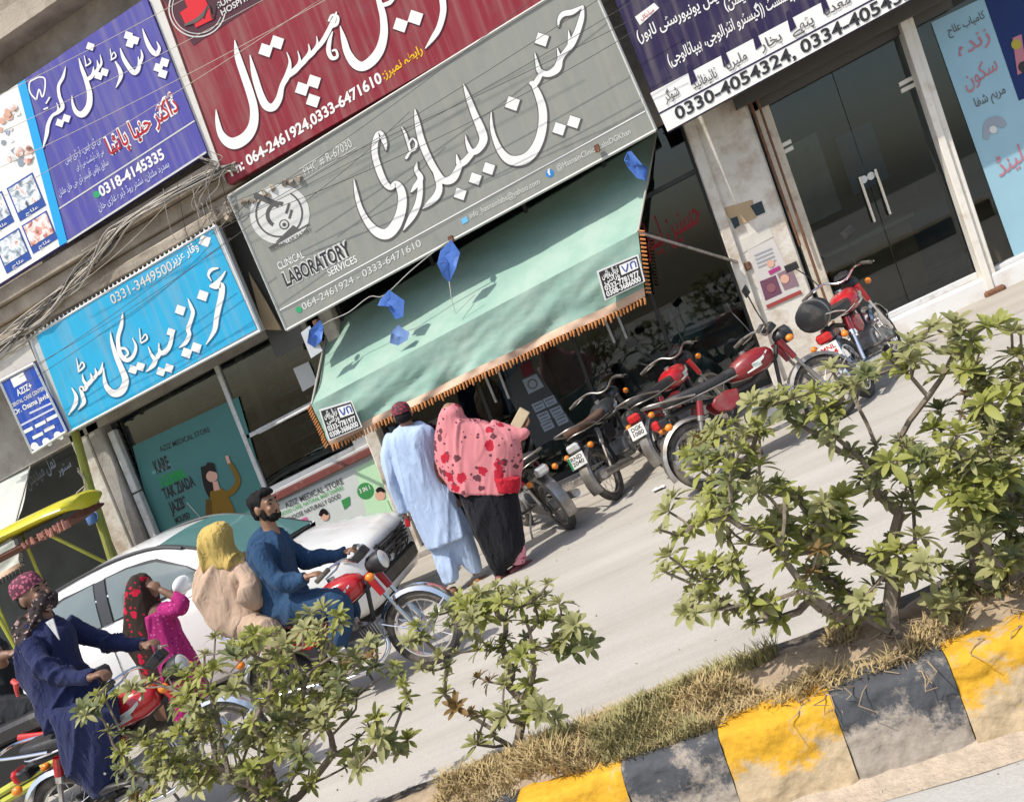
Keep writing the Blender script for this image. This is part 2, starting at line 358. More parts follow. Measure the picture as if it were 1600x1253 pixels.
P('shop_floor', concrete, lambda b: b.box(-16, 6, 11.02, 14, .02, .16))
def lintel(b):
    b.box(-16, 6, 10.75, 11.0, 3.2, 4.6); b.box(-16, 6, 10.6, 10.9, 4.6, 5.1)
P('lintel', concrete, lintel)
def ledge(b):
    b.box(-16, 6, 10.22, 10.8, 4.98, 5.15); b.box(-16, -4.4, 10.30, 10.8, 4.80, 4.975); b.box(-16, -4.4, 10.36, 10.8, 4.66, 4.795)
    b.box(-16, -4.4, 10.17, 10.8, 4.53, 4.655)
P('ledge', plaster, ledge, bev=.012)
# broken brick and mortar crumbling from the ledge end over the grey board
def rubble(b):
    rn = random.Random(3)
    for i in range(40):
        t = rn.random(); x = lerp(-4.8, -3.6, t); hh = .2*(1-t)+.03
        c = (x, 10.13+rn.random()*.14, 4.47+rn.random()*hh); s = .015+.035*rn.random()
        b.obox(c, (s*1.8, s, s), Euler((rn.random()*3, rn.random()*3, rn.random()*3)).to_matrix())
P('broken_plaster', mat('broken_plaster', (.40,.33,.25), .95, 0, .3, 9, .6, 40, dirt=(.1,.08,.06), dscale=9, damt=.6), rubble, smooth=0, kind='stuff')
for a, b2, m in ((-8.07, -7.82, dirty_white), (-7.80, -7.6, concrete)):
    P('pillar', m, lambda b: b.box(a, b2, 10.75, 11.05, 0, 3.3), bev=.015)
P('pillar', dirty_white, lambda b: b.box(.36, 1.02, 10.72, 11.2, .0, 3.2), bev=.02)
def pil_edge(b):
    b.box(.33, .45, 10.66, 10.80, .02, 3.2)
P('pillar_edge', dirty_white, pil_edge, bev=.012)
P('pillar', dirty_white, lambda b: b.box(-4.33, -4.16, 10.75, 11.2, 0, 3.2), bev=.015)
P('step', marble, lambda b: b.box(1.08, 6, 10.72, 11.2, 0, .205), bev=.012)
P('step', concrete, lambda b: b.box(.30, 1.12, 10.5, 10.72, 0, .10), bev=.02)
P('step', concrete, lambda b: b.box(-4.2, .36, 10.55, 11.2, 0, .10), bev=.02)
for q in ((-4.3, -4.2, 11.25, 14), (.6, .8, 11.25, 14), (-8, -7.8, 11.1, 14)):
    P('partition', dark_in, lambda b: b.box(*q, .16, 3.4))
# iron channel and conduit running down beside the pillar
P('conduit', rust, lambda b: (b.tube([(1.055, 10.70, 3.1), (1.055, 10.70, 2.2), (1.06, 10.70, 1.35)], .014), b.tube([(1.13, 10.72, 3.1), (1.13, 10.72, .3)], .012)))

# ---- clinic shopfront on the right: double glass door, post, side pane
cl = thing('shopfront', 'clinic shopfront with dark glass double door and white posts above marble step', 'shopfront', W(2, 11, .2))
beige_fr = mat('cream_door_frame', (.60,.53,.42), .6, 0, .08, 4, dirt=(.3,.22,.15), dscale=6, damt=.4)
P('frame', beige_fr, lambda b: (b.box(1.075, 1.125, 10.80, 11.0, .2, 3.2), b.box(1.145, 1.235, 10.84, 11.0, .2, 3.2)), cl, bev=.006)
P('post', mat('white_post', (.70,.66,.58), .6, 0, .08, 4, dirt=(.5,.42,.33), dscale=5, damt=.3), lambda b: (b.box(2.66, 2.735, 10.70, 10.9, .04, 3.2), b.box(2.735, 2.80, 10.735, 10.9, .04, 3.2)), cl, bev=.006)
P('post_foot', rust, lambda b: b.box(2.62, 2.83, 10.66, 10.8, .0, .07), cl, bev=.02)
P('threshold', alum, lambda b: b.box(1.235, 2.66, 10.88, 11.0, .205, .27), cl, bev=.006)
P('transom', mat('dark_frame', (.07,.065,.055), .6), lambda b: (b.box(1.0, 3.2, 10.8, 11.0, 2.84, 2.93), b.box(.9, 3.2, 10.6, 11.1, 2.93, 3.2)), cl)
P('threshold', alum, lambda b: b.box(2.80, 5.5, 10.82, 11.0, .205, .25), cl, bev=.006)
for i, (a, b2) in enumerate(((1.24, 1.94), (1.95, 2.65))):
    d = P('door', glass, lambda b: b.box(a, b2, 10.925, 10.937, .275, 2.83), cl, smooth=0)
    hx = 1.865 if i == 0 else 2.035
    hc = U(1352, 330, 10.9)
    def handle(b):
        b.tube([(hx, 10.87, 1.22), (hx, 10.87, 1.72)], .016, 10); b.tube([(hx+(.035 if i else -.035)*0, 10.87, 1.30), (hx, 10.93, 1.30)], .009); b.tube([(hx, 10.87, 1.64), (hx, 10.93, 1.64)], .009)
    P('handle', chrome, handle, d)
    P('lock', mat('lock_plate', (.6,.6,.58), .3, .7), lambda b: b.cyl(((1.905 if i == 0 else 1.985), 10.918, 1.675), ((1.905 if i == 0 else 1.985), 10.926, 1.675), .04, 18), d)
    P('hinge_patch', mat('patch_fitting', (.68,.64,.55), .4, .2), lambda b: [b.box(*((1.18, 1.34) if i == 0 else (2.52, 2.68)), 10.90, 10.96, z, z+.045) for z in (2.30, 2.37)], d, bev=.004)
P('pane', glass, lambda b: b.box(2.80, 5.5, 10.93, 10.94, .25, 2.84), cl, smooth=0)
P('back_board', mat('brown_board', (.20,.125,.065), .7, 0, .25, 3), lambda b: b.box(2.85, 3.4, 11.3, 11.34, .2, .95), cl)

# ---- laboratory shopfront under the green awning
lb = thing('shopfront', 'laboratory shopfront of dark glass under the green awning', 'shopfront', W(-2, 11, .1))
def labframe(b):
    for x in (-4.15, -2.86, -1.62, -.62, .30): b.box(x, x+.045, 10.93, 11.0, .1, 3.2)
    b.box(-4.15, .34, 10.925, 11.0, 2.56, 2.61); b.box(-4.15, .34, 10.925, 11.0, .1, .17)
P('frame', mat('dark_aluminium', (.045,.045,.045), .4, .4), labframe, lb, bev=.004)
for a, b2 in ((-4.105, -2.86), (-2.815, -1.62), (-1.575, -.62), (-.575, .30)):
    d = P('pane', glass, lambda b: b.box(a, b2, 10.955, 10.965, .17, 2.56), lb, smooth=0)
    P('pane', glass, lambda b: b.box(a, b2, 10.955, 10.965, 2.61, 3.2), lb, smooth=0)
for px, py, qx, qy in ((757, 585, 775, 628), (778, 578, 795, 622), (943, 495, 960, 535), (962, 487, 979, 528)):
    a, c = U(px, py, 10.9), U(qx, qy, 10.9)
    P('handle', alum, lambda b: (b.tube([a, c], .016), b.tube([a, a+Vector((0, .06, 0))], .01), b.tube([c, c+Vector((0, .06, 0))], .01)), lb)
# frosted teal panels behind the glass on the right
teal_d = mat('teal_panel', (.16,.25,.25), .5, 0, .12, 3)
for q in (((1035, 486), (1082, 472), (1100, 530), (1052, 546)), ((1058, 560), (1100, 545), (1140, 640), (1090, 660))):
    pts = [U(x, y, 11.05) for x, y in q]
    P('panel', teal_d, lambda b: b.ext([(p.x, p.z) for p in pts], 11.04, 11.06), lb)
P('counter', mat('lab_counter', (.17,.19,.19), .5, 0, .2, 3), lambda b: b.box(-1.3, .25, 11.7, 12.2, .16, 1.1), lb)

# ---- medical store shopfront on the left
md = thing('shopfront', 'medical store shopfront with white aluminium frames, dark panes and a counter', 'shopfront', W(-6, 11, 0))
def mframe(b):
    b.box(-5.92, -5.86, 10.92, 11.0, .2, 3.3); b.box(-5.86, -4.33, 10.93, 11.0, 2.22, 2.275); b.box(-5.86, -4.33, 10.90, 11.0, 1.50, 1.56)
    b.box(-4.40, -4.335, 10.92, 11.0, .2, 3.3)
P('frame', alum, mframe, md, bev=.004)
P('door_frame', alum, lambda b: [b.box(-7.57, -7.47, 10.80, 10.9, z0, z1) for z0, z1 in ((.1, 1.45), (1.47, 2.25), (2.27, 3.1))], md, bev=.01)
P('pane', glass, lambda b: b.box(-5.85, -4.4, 10.955, 10.965, 2.28, 3.25), md, smooth=0)
P('pane', glass, lambda b: b.box(-5.85, -4.4, 10.955, 10.965, 1.57, 2.215), md, smooth=0)
P('pane', glass, lambda b: b.box(-7.45, -5.93, 10.965, 10.975, .2, 3.25), md, smooth=0)
P('counter_top', mat('maroon_trim', (.17,.045,.035), .5, 0, .15, 6, dirt=(.3,.2,.16), dscale=8, damt=.2), lambda b: b.box(-5.85, -4.25, 10.78, 11.0, 1.37, 1.46), md, bev=.008)
P('counter_sill', alum, lambda b: b.box(-5.85, -4.25, 10.8, 11.0, 1.463, 1.5), md, bev=.004)
P('counter_front', mat('counter_front', (.52,.53,.50), .6, 0, .08, 3), lambda b: b.box(-5.85, -4.25, 10.86, 11.0, .1, 1.37), md)
P('shelf', mat('cream_shelf', (.42,.40,.30), .7, 0, .1, 4), lambda b: [b.box(-7.3, -6.0, 11.9, 12.2, z, z+.05) for z in (2.35, 2.62, 2.89, 3.16)] + [b.box(x, x+.12, 11.88, 12.2, .2, 3.3) for x in (-7.3, -6.1)], md)
P('shutter', mat('grey_shutter', (.20,.19,.18), .6, .2, .15, 4), lambda b: [b.box(-7.6, -7.5, 10.95, 11.02, .1+.1*i, .19+.1*i) for i in range(30)] and b.box(-8.0, -7.55, 11.0, 11.04, .1, 2.4), md)
P('rolled_shutter', mat('dark_shutter', (.035,.035,.035), .6), lambda b: [b.box(-7.78, -7.5, 10.98, 11.03, 2.42+.1*i, 2.5+.1*i) for i in range(8)], md)

# ---- what stands dimly behind the panes
def inside(name, label, cat, x, y, h, parts):
    r = thing(name, label, cat, W(x, y, h))
    for nm, m, bxs, kw in parts:
        b = MB(W)
        for q in bxs: b.box(*q)
        b.build(nm, m, r, smooth=0, **kw)
    return r
pale_w = mat('cream_laminate', (.50,.46,.38), .6, 0, .1, 3); grey_p = mat('pale_print', (.50,.54,.54), .6, 0, .3, 5); bluep = mat('blue_print', (.16,.28,.42), .6, 0, .4, 4)
inside('reception_desk', 'cream reception desk dimly seen behind the clinic doors', 'desk', 2.0, 12.6, .16, [('top', pale_w, [(1.4, 2.55, 12.3, 12.9, 1.0, 1.05)], {}), ('front', mat('desk_front', (.30,.20,.12), .6), [(1.45, 2.5, 12.4, 12.85, .165, .995)], {})])
inside('wall_chart', 'pale medical chart on the back wall behind the clinic doors', 'chart', 1.5, 13.98, 1.4, [('sheet', grey_p, [(1.35, 2.05, 13.95, 13.99, 1.4, 2.5)], {})])
inside('wall_chart', 'blue medical chart on the back wall behind the clinic doors', 'chart', 2.4, 13.98, 1.5, [('sheet', bluep, [(2.25, 2.75, 13.95, 13.99, 1.5, 2.3)], {})])
inside('cabinet', 'pale cabinet dimly seen inside the laboratory under the awning', 'cabinet', -2.3, 13, .16, [('case', pale_w, [(-2.9, -1.7, 12.9, 13.4, .165, 1.9)], {}), ('door', grey_p, [(-2.86, -2.32, 12.87, 12.895, .22, 1.85), (-2.28, -1.74, 12.87, 12.895, .22, 1.85)], {'kind': 'stuff'})])
_rn = random.Random(4); _bx = [[], [], [], []]
for z in (1.62, 1.95, 2.28, 2.61, 2.94):
    x = -7.2
    while x < -4.6:
        w = _rn.uniform(.06, .16); _bx[_rn.randrange(4)].append((x, x+w-.012, 12.55, 12.7, z+.002, z+_rn.uniform(.12, .24))); x += w
inside('medicine_shelf', 'shelf wall of medicine boxes dimly seen inside the medical store', 'shelf', -6, 12.7, .16, [('board', pale_w, [(-7.25, -4.5, 12.5, 12.8, z-.03, z) ], {}) for z in (1.62, 1.95, 2.28, 2.61, 2.94)] + [('medicine_boxes', mat('box_tone_%d' % i, c, .6), _bx[i], {'kind': 'stuff'}) for i, c in enumerate(((.6,.6,.56), (.15,.3,.45), (.5,.2,.14), (.25,.42,.25)))])
# ------------------------------------------------------------------ boards
def quadpoly(px, Y): return [(U(x, y, Y).x, U(x, y, Y).z) for x, y in px]
def pq(name, px, Y, t, m, parent=None, bev=0, **kw):       # a flat slab whose outline lies on the plane y = Y
    b = MB(W); b.ext(quadpoly(px, Y), Y, Y+t); return b.build(name, m, parent, smooth=0, bev=bev, **kw)
def sign_mat(name, hexc, var=.05, dirt=True, k=1.0):
    c = srgb(hexc); return mat(name, tuple(min(.9, x*k) for x in c), .5, 0, var, 1.5, dirt=tuple(x*.75+.03 for x in c) if dirt else None, dscale=3, damt=.4, spec=.3, bump=.3, bscale=2.6)
def weathered(m):                # dust runs and sun-bleached streaks down a printed flex
    n = m.node_tree.nodes; L = m.node_tree.links; b = n['Principled BSDF']; src = b.inputs['Base Color'].links[0].from_socket
    tc = n.new('ShaderNodeTexCoord'); mp = n.new('ShaderNodeMapping'); mp.inputs['Scale'].default_value = (9, 9, .55); L.new(tc.outputs['Object'], mp.inputs[0])
    z = n.new('ShaderNodeTexNoise'); z.inputs['Scale'].default_value = 1.3; z.inputs['Detail'].default_value = 6; L.new(mp.outputs[0], z.inputs['Vector'])
    r = n.new('ShaderNodeMapRange'); r.inputs[1].default_value = .45; r.inputs[2].default_value = .8; r.inputs[3].default_value = 0; r.inputs[4].default_value = .30; L.new(z.outputs[0], r.inputs[0])
    x = n.new('ShaderNodeMix'); x.data_type = 'RGBA'; x.inputs[7].default_value = (.42,.37,.30,1); L.new(src, x.inputs[6]); L.new(r.outputs[0], x.inputs[0]); L.new(x.outputs[2], b.inputs['Base Color']); return m
_sm = sign_mat
def sign_mat(name, hexc, var=.05, dirt=True, k=1.0): return weathered(_sm(name, hexc, var, dirt, k))
def board(name, label, px, m, Y=YS, t=.12, group=None, frame=None):
    p = U(*px[2], Y); r = thing(name, label, 'signboard', W(p.x, p.y, p.z), group=group)
    pq('panel', px, Y, t, m, r)
    if frame:
        q = [U(x, y, Y) for x, y in px]
        for i in range(4):
            a, c = q[i], q[(i+1) % 4]; b = MB(W)
            b.tube([a+Vector((0, -.004, 0)), c+Vector((0, -.004, 0))], .016, 4); b.build('frame', frame, r)
    return r
s_grey = board('signboard', 'long grey laboratory signboard above the green awning', [(357,307),(918,-40),(1025,204),(448,516)], sign_mat('grey_board', '#8c8e86'), frame=mat('pale_edge', (.52,.52,.48), .5))
s_red = board('signboard', 'maroon hospital signboard above the grey board', [(253-70,-200),(900,-200),(1000,-82),(358,289)], sign_mat('maroon_board', '#86202e'))
pq('side_panel', [(231-75,-200),(252-75,-200),(354,287),(326,243)], YS+.03, .12, mat('white_side_strip', (.66,.64,.58), .6, 0, .06, 3, dirt=(.45,.38,.3), dscale=3, damt=.35), s_red)
s_navy = board('signboard', 'navy clinic signboard with white number strip above the glass doors', [(961-60,-150),(1500,-250),(1560,-75),(1043,207)], sign_mat('navy_board', '#2a2044'), Y=YS-.02)
s_pur = board('signboard', 'blue purple dental signboard with a white strip of treatment photos on its left', [(-70,197),(228,-3),(323,237),(-30,462)], sign_mat('violet_board', '#4f4c9c'))
s_teal = board('signboard', 'bright cyan medical store signboard with white lettering', [(47,529),(338,353),(407,517),(103,678)], sign_mat('cyan_board_rim', '#b9bdbb'), frame=mat('white_rim', (.7,.7,.68), .5))
pq('face', [(56,524),(331,357),(401,514),(112,672)], YS-.008, .02, sign_mat('cyan_board', '#2ba6d0', k=1.0), s_teal)
s_sm = board('signboard', 'small dark blue dental board hanging beside the cyan signboard', [(0,596),(53,568),(104,674),(51,708)], sign_mat('small_blue_board', '#1f4aa8'), Y=YS-.05, t=.05, frame=mat('white_rim', (.7,.7,.68), .5))
s_pale = board('signboard', 'weathered pale board above the small blue dental board', [(-20,556),(40,526),(56,563),(0,594)], mat('weathered_board', (.56,.53,.47), .7, 0, .12, 4, dirt=(.4,.33,.26), dscale=4, damt=.5), Y=YS, t=.06)
# zigzag trim on the cyan board's top edge
b = MB(W); a0, a1 = U(47, 529, YS), U(338, 353, YS)
for i in range(44):
    t0 = (i+.1)/44; t1 = (i+.9)/44; p, q = a0.lerp(a1, t0), a0.lerp(a1, t1)
    b.ext([(p.x, p.z), (q.x, q.z), ((p.x+q.x)/2, (p.z+q.z)/2+.05)], YS, YS+.01)
b.build('zigzag_trim', mat('white_rim', (.7,.7,.68), .5), s_teal, smooth=0, kind='stuff')
b = MB(W); b.box(-4.9, -4.4, 10.5, 10.55, 2.9, 4.6); b.build('gap_board', mat('dark_frame', (.07,.065,.055), .6), bl)
pq('plywood', [(388,425),(415,470),(440,516),(412,515)], 10.4, .02, wood, bl)
# ------------------------------------------------------------------ lettering on the boards
AR = {}
for c in range(0xFB50, 0xFEFD):
    d = unicodedata.decomposition(chr(c)).split()
    if len(d) == 2 and d[0] in ('<isolated>', '<final>', '<initial>', '<medial>'):
        AR.setdefault(int(d[1], 16), {}).setdefault(d[0][1:-1], chr(c))
def shape(s):                              # joined letter forms, laid out right to left
    out = []
    for w in s.split(' '):
        r = ''
        def joins(ch): return ord(ch) in AR and 'initial' in AR[ord(ch)]
        for i, ch in enumerate(w):
            f = AR.get(ord(ch))
            if not f: r += {'(': ')', ')': '('}.get(ch, ch); continue
            p = i > 0 and joins(w[i-1]) and ('final' in f); n = i < len(w)-1 and joins(ch) and 'final' in AR.get(ord(w[i+1]), {})
            k = 'medial' if p and n else 'final' if p else 'initial' if n else 'isolated'
            r += f.get(k, ch)
        out.append(r[::-1])
    return ' '.join(out[::-1])
TXT = {}
def glyphs(s, bold):
    if (s, bold) in TXT: return TXT[(s, bold)]
    c = bpy.data.curves.new('t', 'FONT'); c.body = s; c.offset = bold; c.resolution_u = 3
    o = bpy.data.objects.new('t', c); COL.objects.link(o); bpy.context.view_layer.update()
    m = bpy.data.meshes.new_from_object(o.evaluated_get(bpy.context.evaluated_depsgraph_get()))
    v = [(q.co.x, q.co.y) for q in m.vertices]; f = [tuple(q.vertices) for q in m.polygons]
    bpy.data.objects.remove(o); bpy.data.curves.remove(c); bpy.data.meshes.remove(m)
    TXT[(s, bold)] = (v, f); return v, f
class Print:                               # flat print on the plane y = Y, laid out in photograph pixels and cast on that plane
    def __init__(s, Y): s.Y = Y; s.b = MB(W); s.ms = []; s.c = 0
    def use(s, m, lift):
        if m not in s.ms: s.ms.append(m)
        s.b.m = s.ms.index(m); s.c += 1
        return s.Y-.003-.003*lift-.00012*(s.c % 12)          # no two inks share a plane
    def text(s, t, p0, p1, hp, m, bold=.012, ar=False, lift=0):
        v, f = glyphs(shape(t) if ar else t, bold)
        Y = s.use(m, lift)
        x0 = min(q[0] for q in v); x1 = max(q[0] for q in v)
        A, B = U(*p0, Y), U(*p1, Y)
        up = (U(p0[0]-3.5, p0[1]-9.4, Y)-A).z/10*hp/.7
        par = list(range(len(v)))                            # letters that touch sit a hair apart
        def find(i):
            while par[i] != i: par[i] = par[par[i]]; i = par[i]
            return i
        for q in f:
            for i in q[1:]: par[find(i)] = find(q[0])
        ids = {}; dep = []
        for i in range(len(v)): dep.append(ids.setdefault(find(i), len(ids)) % 7)
        s.b.add([A + (B-A)*((q[0]-x0)/(x1-x0)) + Vector((0, -.00015*dep[i], q[1]*up)) for i, q in enumerate(v)], f)
    def poly(s, pts, m, lift=0):
        Y = s.use(m, lift); s.b.add([U(x, y, Y) for x, y in pts], [tuple(range(len(pts)))])
    def stroke(s, pts, m, o, k, grow=0, lift=0):
        Y = s.use(m, lift)
        P = smooth_path([(x, y, w) for x, y, w in pts], 5); L = []; Rr = []
        for i, p in enumerate(P):
            d = P[min(i+1, len(P)-1)] - P[max(i-1, 0)]; d.z = 0; d.normalize(); nn = Vector((-d.y, d.x, 0))
            w = max(2, p.z)*.5 + grow
            L.append(p+nn*w); Rr.append(p-nn*w)
        n = len(P)
        s.b.add([U(o[0]+q.x/k, o[1]+q.y/k, Y) for q in L+Rr], [(i, i+1, n+i+1, n+i) for i in range(n-1)])
        if grow:
            for q in (P[0], P[-1]):
                s.poly([(o[0]+(q.x+grow*math.cos(a))/k, o[1]+(q.y+grow*math.sin(a))/k) for a in [math.pi*j/4 for j in range(8)]], m, lift)
    def dot(s, x, y, z, m, o, k, grow=0, lift=0):
        z = z*.92+grow
        s.poly([(o[0]+(x+a*z)/k, o[1]+(y+c*z)/k) for a, c in ((-.5, -.95), (.95, -.45), (.5, .95), (-.95, .45))], m, lift)
    def word(s, strokes, dots, m, o, k, shadow=None, grow=7):
        if shadow:
            o2 = (o[0]+1.0, o[1]+1.2)
            for q in strokes: s.stroke(q, shadow, o2, k, grow, 0)
            for q in dots: s.dot(*q, shadow, o2, k, grow, 0)
        for i, q in enumerate(strokes): s.stroke(q, m, o, k, 0, 1)
        for q in dots: s.dot(*q, m, o, k, 0, 1)
    def ring(s, c, r, m, w=1.2, a0=0, a1=360, lift=0, sq=1):
        Y = s.use(m, lift); n = 30
        e = [math.radians(lerp(a0, a1, i/n)) for i in range(n+1)]
        s.b.add([U(c[0]+(r+w/2)*math.cos(t), c[1]+(r+w/2)*math.sin(t)*sq, Y) for t in e] + [U(c[0]+(r-w/2)*math.cos(t), c[1]+(r-w/2)*math.sin(t)*sq, Y) for t in e], [(i, i+1, n+2+i, n+1+i) for i in range(n)])
    def line(s, a, c, w, m, lift=0):
        d = Vector((c[0]-a[0], c[1]-a[1])).normalized(); n = Vector((-d.y, d.x))*w/2
        s.poly([(a[0]+n.x, a[1]+n.y), (c[0]+n.x, c[1]+n.y), (c[0]-n.x, c[1]-n.y), (a[0]-n.x, a[1]-n.y)], m, lift)
    def disc(s, c, r, m, lift=0): s.poly([(c[0]+r*math.cos(t), c[1]+r*math.sin(t)) for t in [2*math.pi*i/20 for i in range(20)]], m, lift)
    def done(s, parent, name='lettering'):
        return s.b.build(name, s.ms, parent, smooth=0, recalc=False, kind='stuff')
def ink(name, c, rough=.5): return mat('ink_'+name, c if not isinstance(c, str) else srgb(c), rough, 0, .04, 3, spec=.3)
iw, ik, ig, iy, ir = ink('white', (.78,.77,.73)), ink('black', (.03,.03,.032)), ink('dark_grey', (.10,.095,.09)), ink('yellow', '#e8b800'), ink('red', '#b01822')
ipale = ink('pale', (.60,.60,.56)); ihalo = ink('halo', (.62,.62,.58))

# grey laboratory board
p = Print(YS); C2, C3, C4 = ((230, 0), 3.265), ((340, 180), 3.685), ((680, 0), 3.1325)
p.word([[(603,132,6),(606,98,16),(628,70,26),(672,60,26),(724,30,8)], [(724,30,8),(716,90,26),(694,160,30),(664,222,32),(632,262,24),(612,292,28),(596,338,38),(552,364,30),(512,350,26),(500,318,18),(487,260,4)],
        [(660,222,24),(652,150,4)], [(612,298,24),(597,236,4)], [(520,358,22),(488,412,28),(462,404,12)], [(470,400,16),(500,455,32),(524,530,40),(526,610,42),(508,690,44),(470,755,48),(420,786,50),(362,782,44),(318,738,32),(288,670,22),(275,610,16),(274,548,4)]],
       [(522,195,40), (378,508,42), (607,632,38), (678,598,38)], iw, *C4, shadow=ig)
p.word([[(138,412,4),(162,480,24),(192,560,32),(222,630,40),(236,685,40),(208,735,32),(176,742,28),(156,702,16),(147,662,4)], [(190,738,26),(146,790,32),(116,802,26),(104,756,4)], [(124,800,26),(88,872,40),(40,884,34),(0,834,32),(-40,760,34),(-70,680,32),(-88,600,26),(-100,536,5)]],
       [(262,826,36), (196,876,36), (122,950,36)], iw, *C4, shadow=ig)
p.word([[(1440,800,6),(1470,880,24),(1490,950,32),(1476,1000,36),(1440,1036,28),(1404,1066,4)], [(1298,648,5),(1318,690,14),(1342,772,12)], [(1340,775,10),(1368,758,14),(1372,728,12),(1352,708,10),(1330,740,9)], [(1345,770,10),(1322,806,14),(1318,812,4)],
        [(1376,826,6),(1372,868,22),(1394,912,30),(1364,956,22),(1345,982,6)], [(1392,905,24),(1392,980,28),(1378,1050,32),(1348,1110,32),(1306,1176,4)],
        [(1218,768,4),(1212,728,24),(1188,682,30),(1166,715,30),(1160,780,32),(1180,860,34),(1210,930,32),(1242,958,26),(1268,936,26),(1292,965,40),(1302,1020,44),(1292,1090,48),(1262,1158,54),(1220,1195,54),(1170,1182,46),(1122,1130,32),(1086,1060,24),(1066,985,18),(1054,916,4)]],
       [], iw, *C2, shadow=ig)
p.line((437, 485), (1008, 174), 1.9, iw)
p.text('064-2461924 - 0333-6471610', (474, 485), (659, 384), 11, ipale, .008)
p.disc((467, 484), 5, ink('whatsapp_green', '#2f9c6a')); p.poly([(720,343),(729,338),(732,346),(723,351)], ink('mail_blue', '#6fb7e0'))
p.text('info_hasnainlabs@yahoo.com', (735, 342), (844, 287), 8.5, ipale, .004); p.disc((859, 271), 6.5, ink('facebook_blue', '#2a80c8')); p.text('f', (857, 275), (862, 272), 9, iw, .03, lift=1)
p.text('@HasnainClinicalLabsDGKhan', (871, 267), (986, 209), 8.5, ipale, .004)
p.text('PHC # R-67030', (477, 275), (551, 229), 13, ipale, .002); 
for a, c in (((472,283),(556,231)), ((467,265),(546,216))): p.line(a, c, .9, ipale)
p.text('CLINICAL', (436, 422), (476, 402), 12, iw, .01); p.text('SERVICES', (514, 432), (559, 409), 11, iw, .01)
p.text('LABORATORY', (448, 448), (549, 397), 22, ihalo, .085); p.text('LABORATORY', (448, 448), (549, 397), 22, ik, .02, lift=1)
p.disc((437, 335), 47, ihalo); p.ring((436, 334), 36, ig, 2.6, -60, 235, 1); p.ring((436, 336), 18, ig, 6, 120, 290, 1)
p.stroke([(398,305,9),(436,321,9)], ig, (0,0), 1, 0, 1); p.stroke([(397,303,3),(402,316,3)], ig, (0,0), 1, 0, 1); p.stroke([(447,334,4),(452,318,4)], ig, (0,0), 1, 0, 1); p.stroke([(452,342,4),(456,328,4)], ig, (0,0), 1, 0, 1)
p.disc((444, 351), 8, ig, 1); p.disc((444, 351), 6, ihalo, 2); p.disc((444, 351), 3, ig, 3); p.poly([(430,379),(458,352),(470,360)], ig, 1); p.line((420, 388), (483, 350), 2.5, ig, 1)
p.text('HASNAIN LABORATORY', (424, 394), (487, 361), 6, ig, .01, lift=1)
p.done(s_grey)

# maroon hospital board
p = Print(YS)
p.word([[(446,206,4),(462,290,32),(492,380,38),(526,480,40),(545,560,42),(540,640,48),(505,700,56),(450,732,60),(408,722,50),(374,680,34),(358,620,22),(351,560,4)],
        [(524,283,5),(546,380,30),(576,480,36),(606,540,42),(642,548,40),(672,505,34),(688,440,26),(716,385,30),(728,320,14),(712,268,4)], [(716,390,26),(764,350,30),(778,310,14),(768,262,4)], [(766,350,24),(812,300,26),(828,262,14),(822,226,4)], [(812,302,22),(852,262,24),(868,225,12),(864,186,4)],
        [(852,262,20),(894,214,24),(932,146,24),(950,108,24),(966,62,6)], [(930,140,16),(966,126,16),(972,88,14),(942,80,12),(926,112,12)], [(946,162,5),(930,212,20),(925,262,24),(942,298,22),(970,290,14),(962,258,12),(942,262,10)],
        [(984,134,4),(1002,200,28),(1022,270,38),(1060,326,48),(1102,340,48),(1152,306,50),(1190,248,46),(1208,170,40),(1204,90,36),(1192,40,32),(1176,-12,24)], [(1196,30,20),(1236,16,22),(1262,-14,14)], [(1505,-14,34),(1510,60,32),(1490,140,30),(1460,192,26),(1418,250,4)]],
       [(604,258,42), (662,218,42), (790,455,42), (850,418,42), (846,515,42), (1368,92,46), (1292,130,44)], iw, *C2, shadow=ink('maroon_dark', '#4a1020'), grow=4)
p.text('Ph: 064-2461924,0333-6471610', (362, 276), (598, 128), 16, iw, .03)
p.text('رابطہ نمبرز:', (600, 124), (661, 82), 13, iy, .02, ar=True)
idk = ink('brown_band', '#4c2430'); p.poly([(250,-8),(400,-40),(420,-6),(302,72)], idk)
p.ring((308, 14), 44, ipale, 2.0, 10, 215, 1); p.ring((308, 14), 39, ipale, 1.2, 20, 205, 1)
p.poly([(281,20),(318,-4),(330,18),(290,39)], ink('bright_red', '#d0202c'), 2); p.poly([(284,-10),(312,-20),(335,30),(306,44)], ink('bright_red', '#d0202c'), 2)
p.stroke([(288,40,3),(310,30,6),(326,10,3)], ig, (0,0), 1, 0, 3); p.stroke([(318,30,2),(326,8,2),(332,30,2),(338,6,2),(344,14,2)], ik, (0,0), 1, 0, 3)
p.text('SURGICAL', (341, 14), (395, -18), 9, ipale, .02, lift=2); p.text('HOSPITAL', (347, 25), (400, -7), 9, ipale, .02, lift=2)
p.done(s_red)

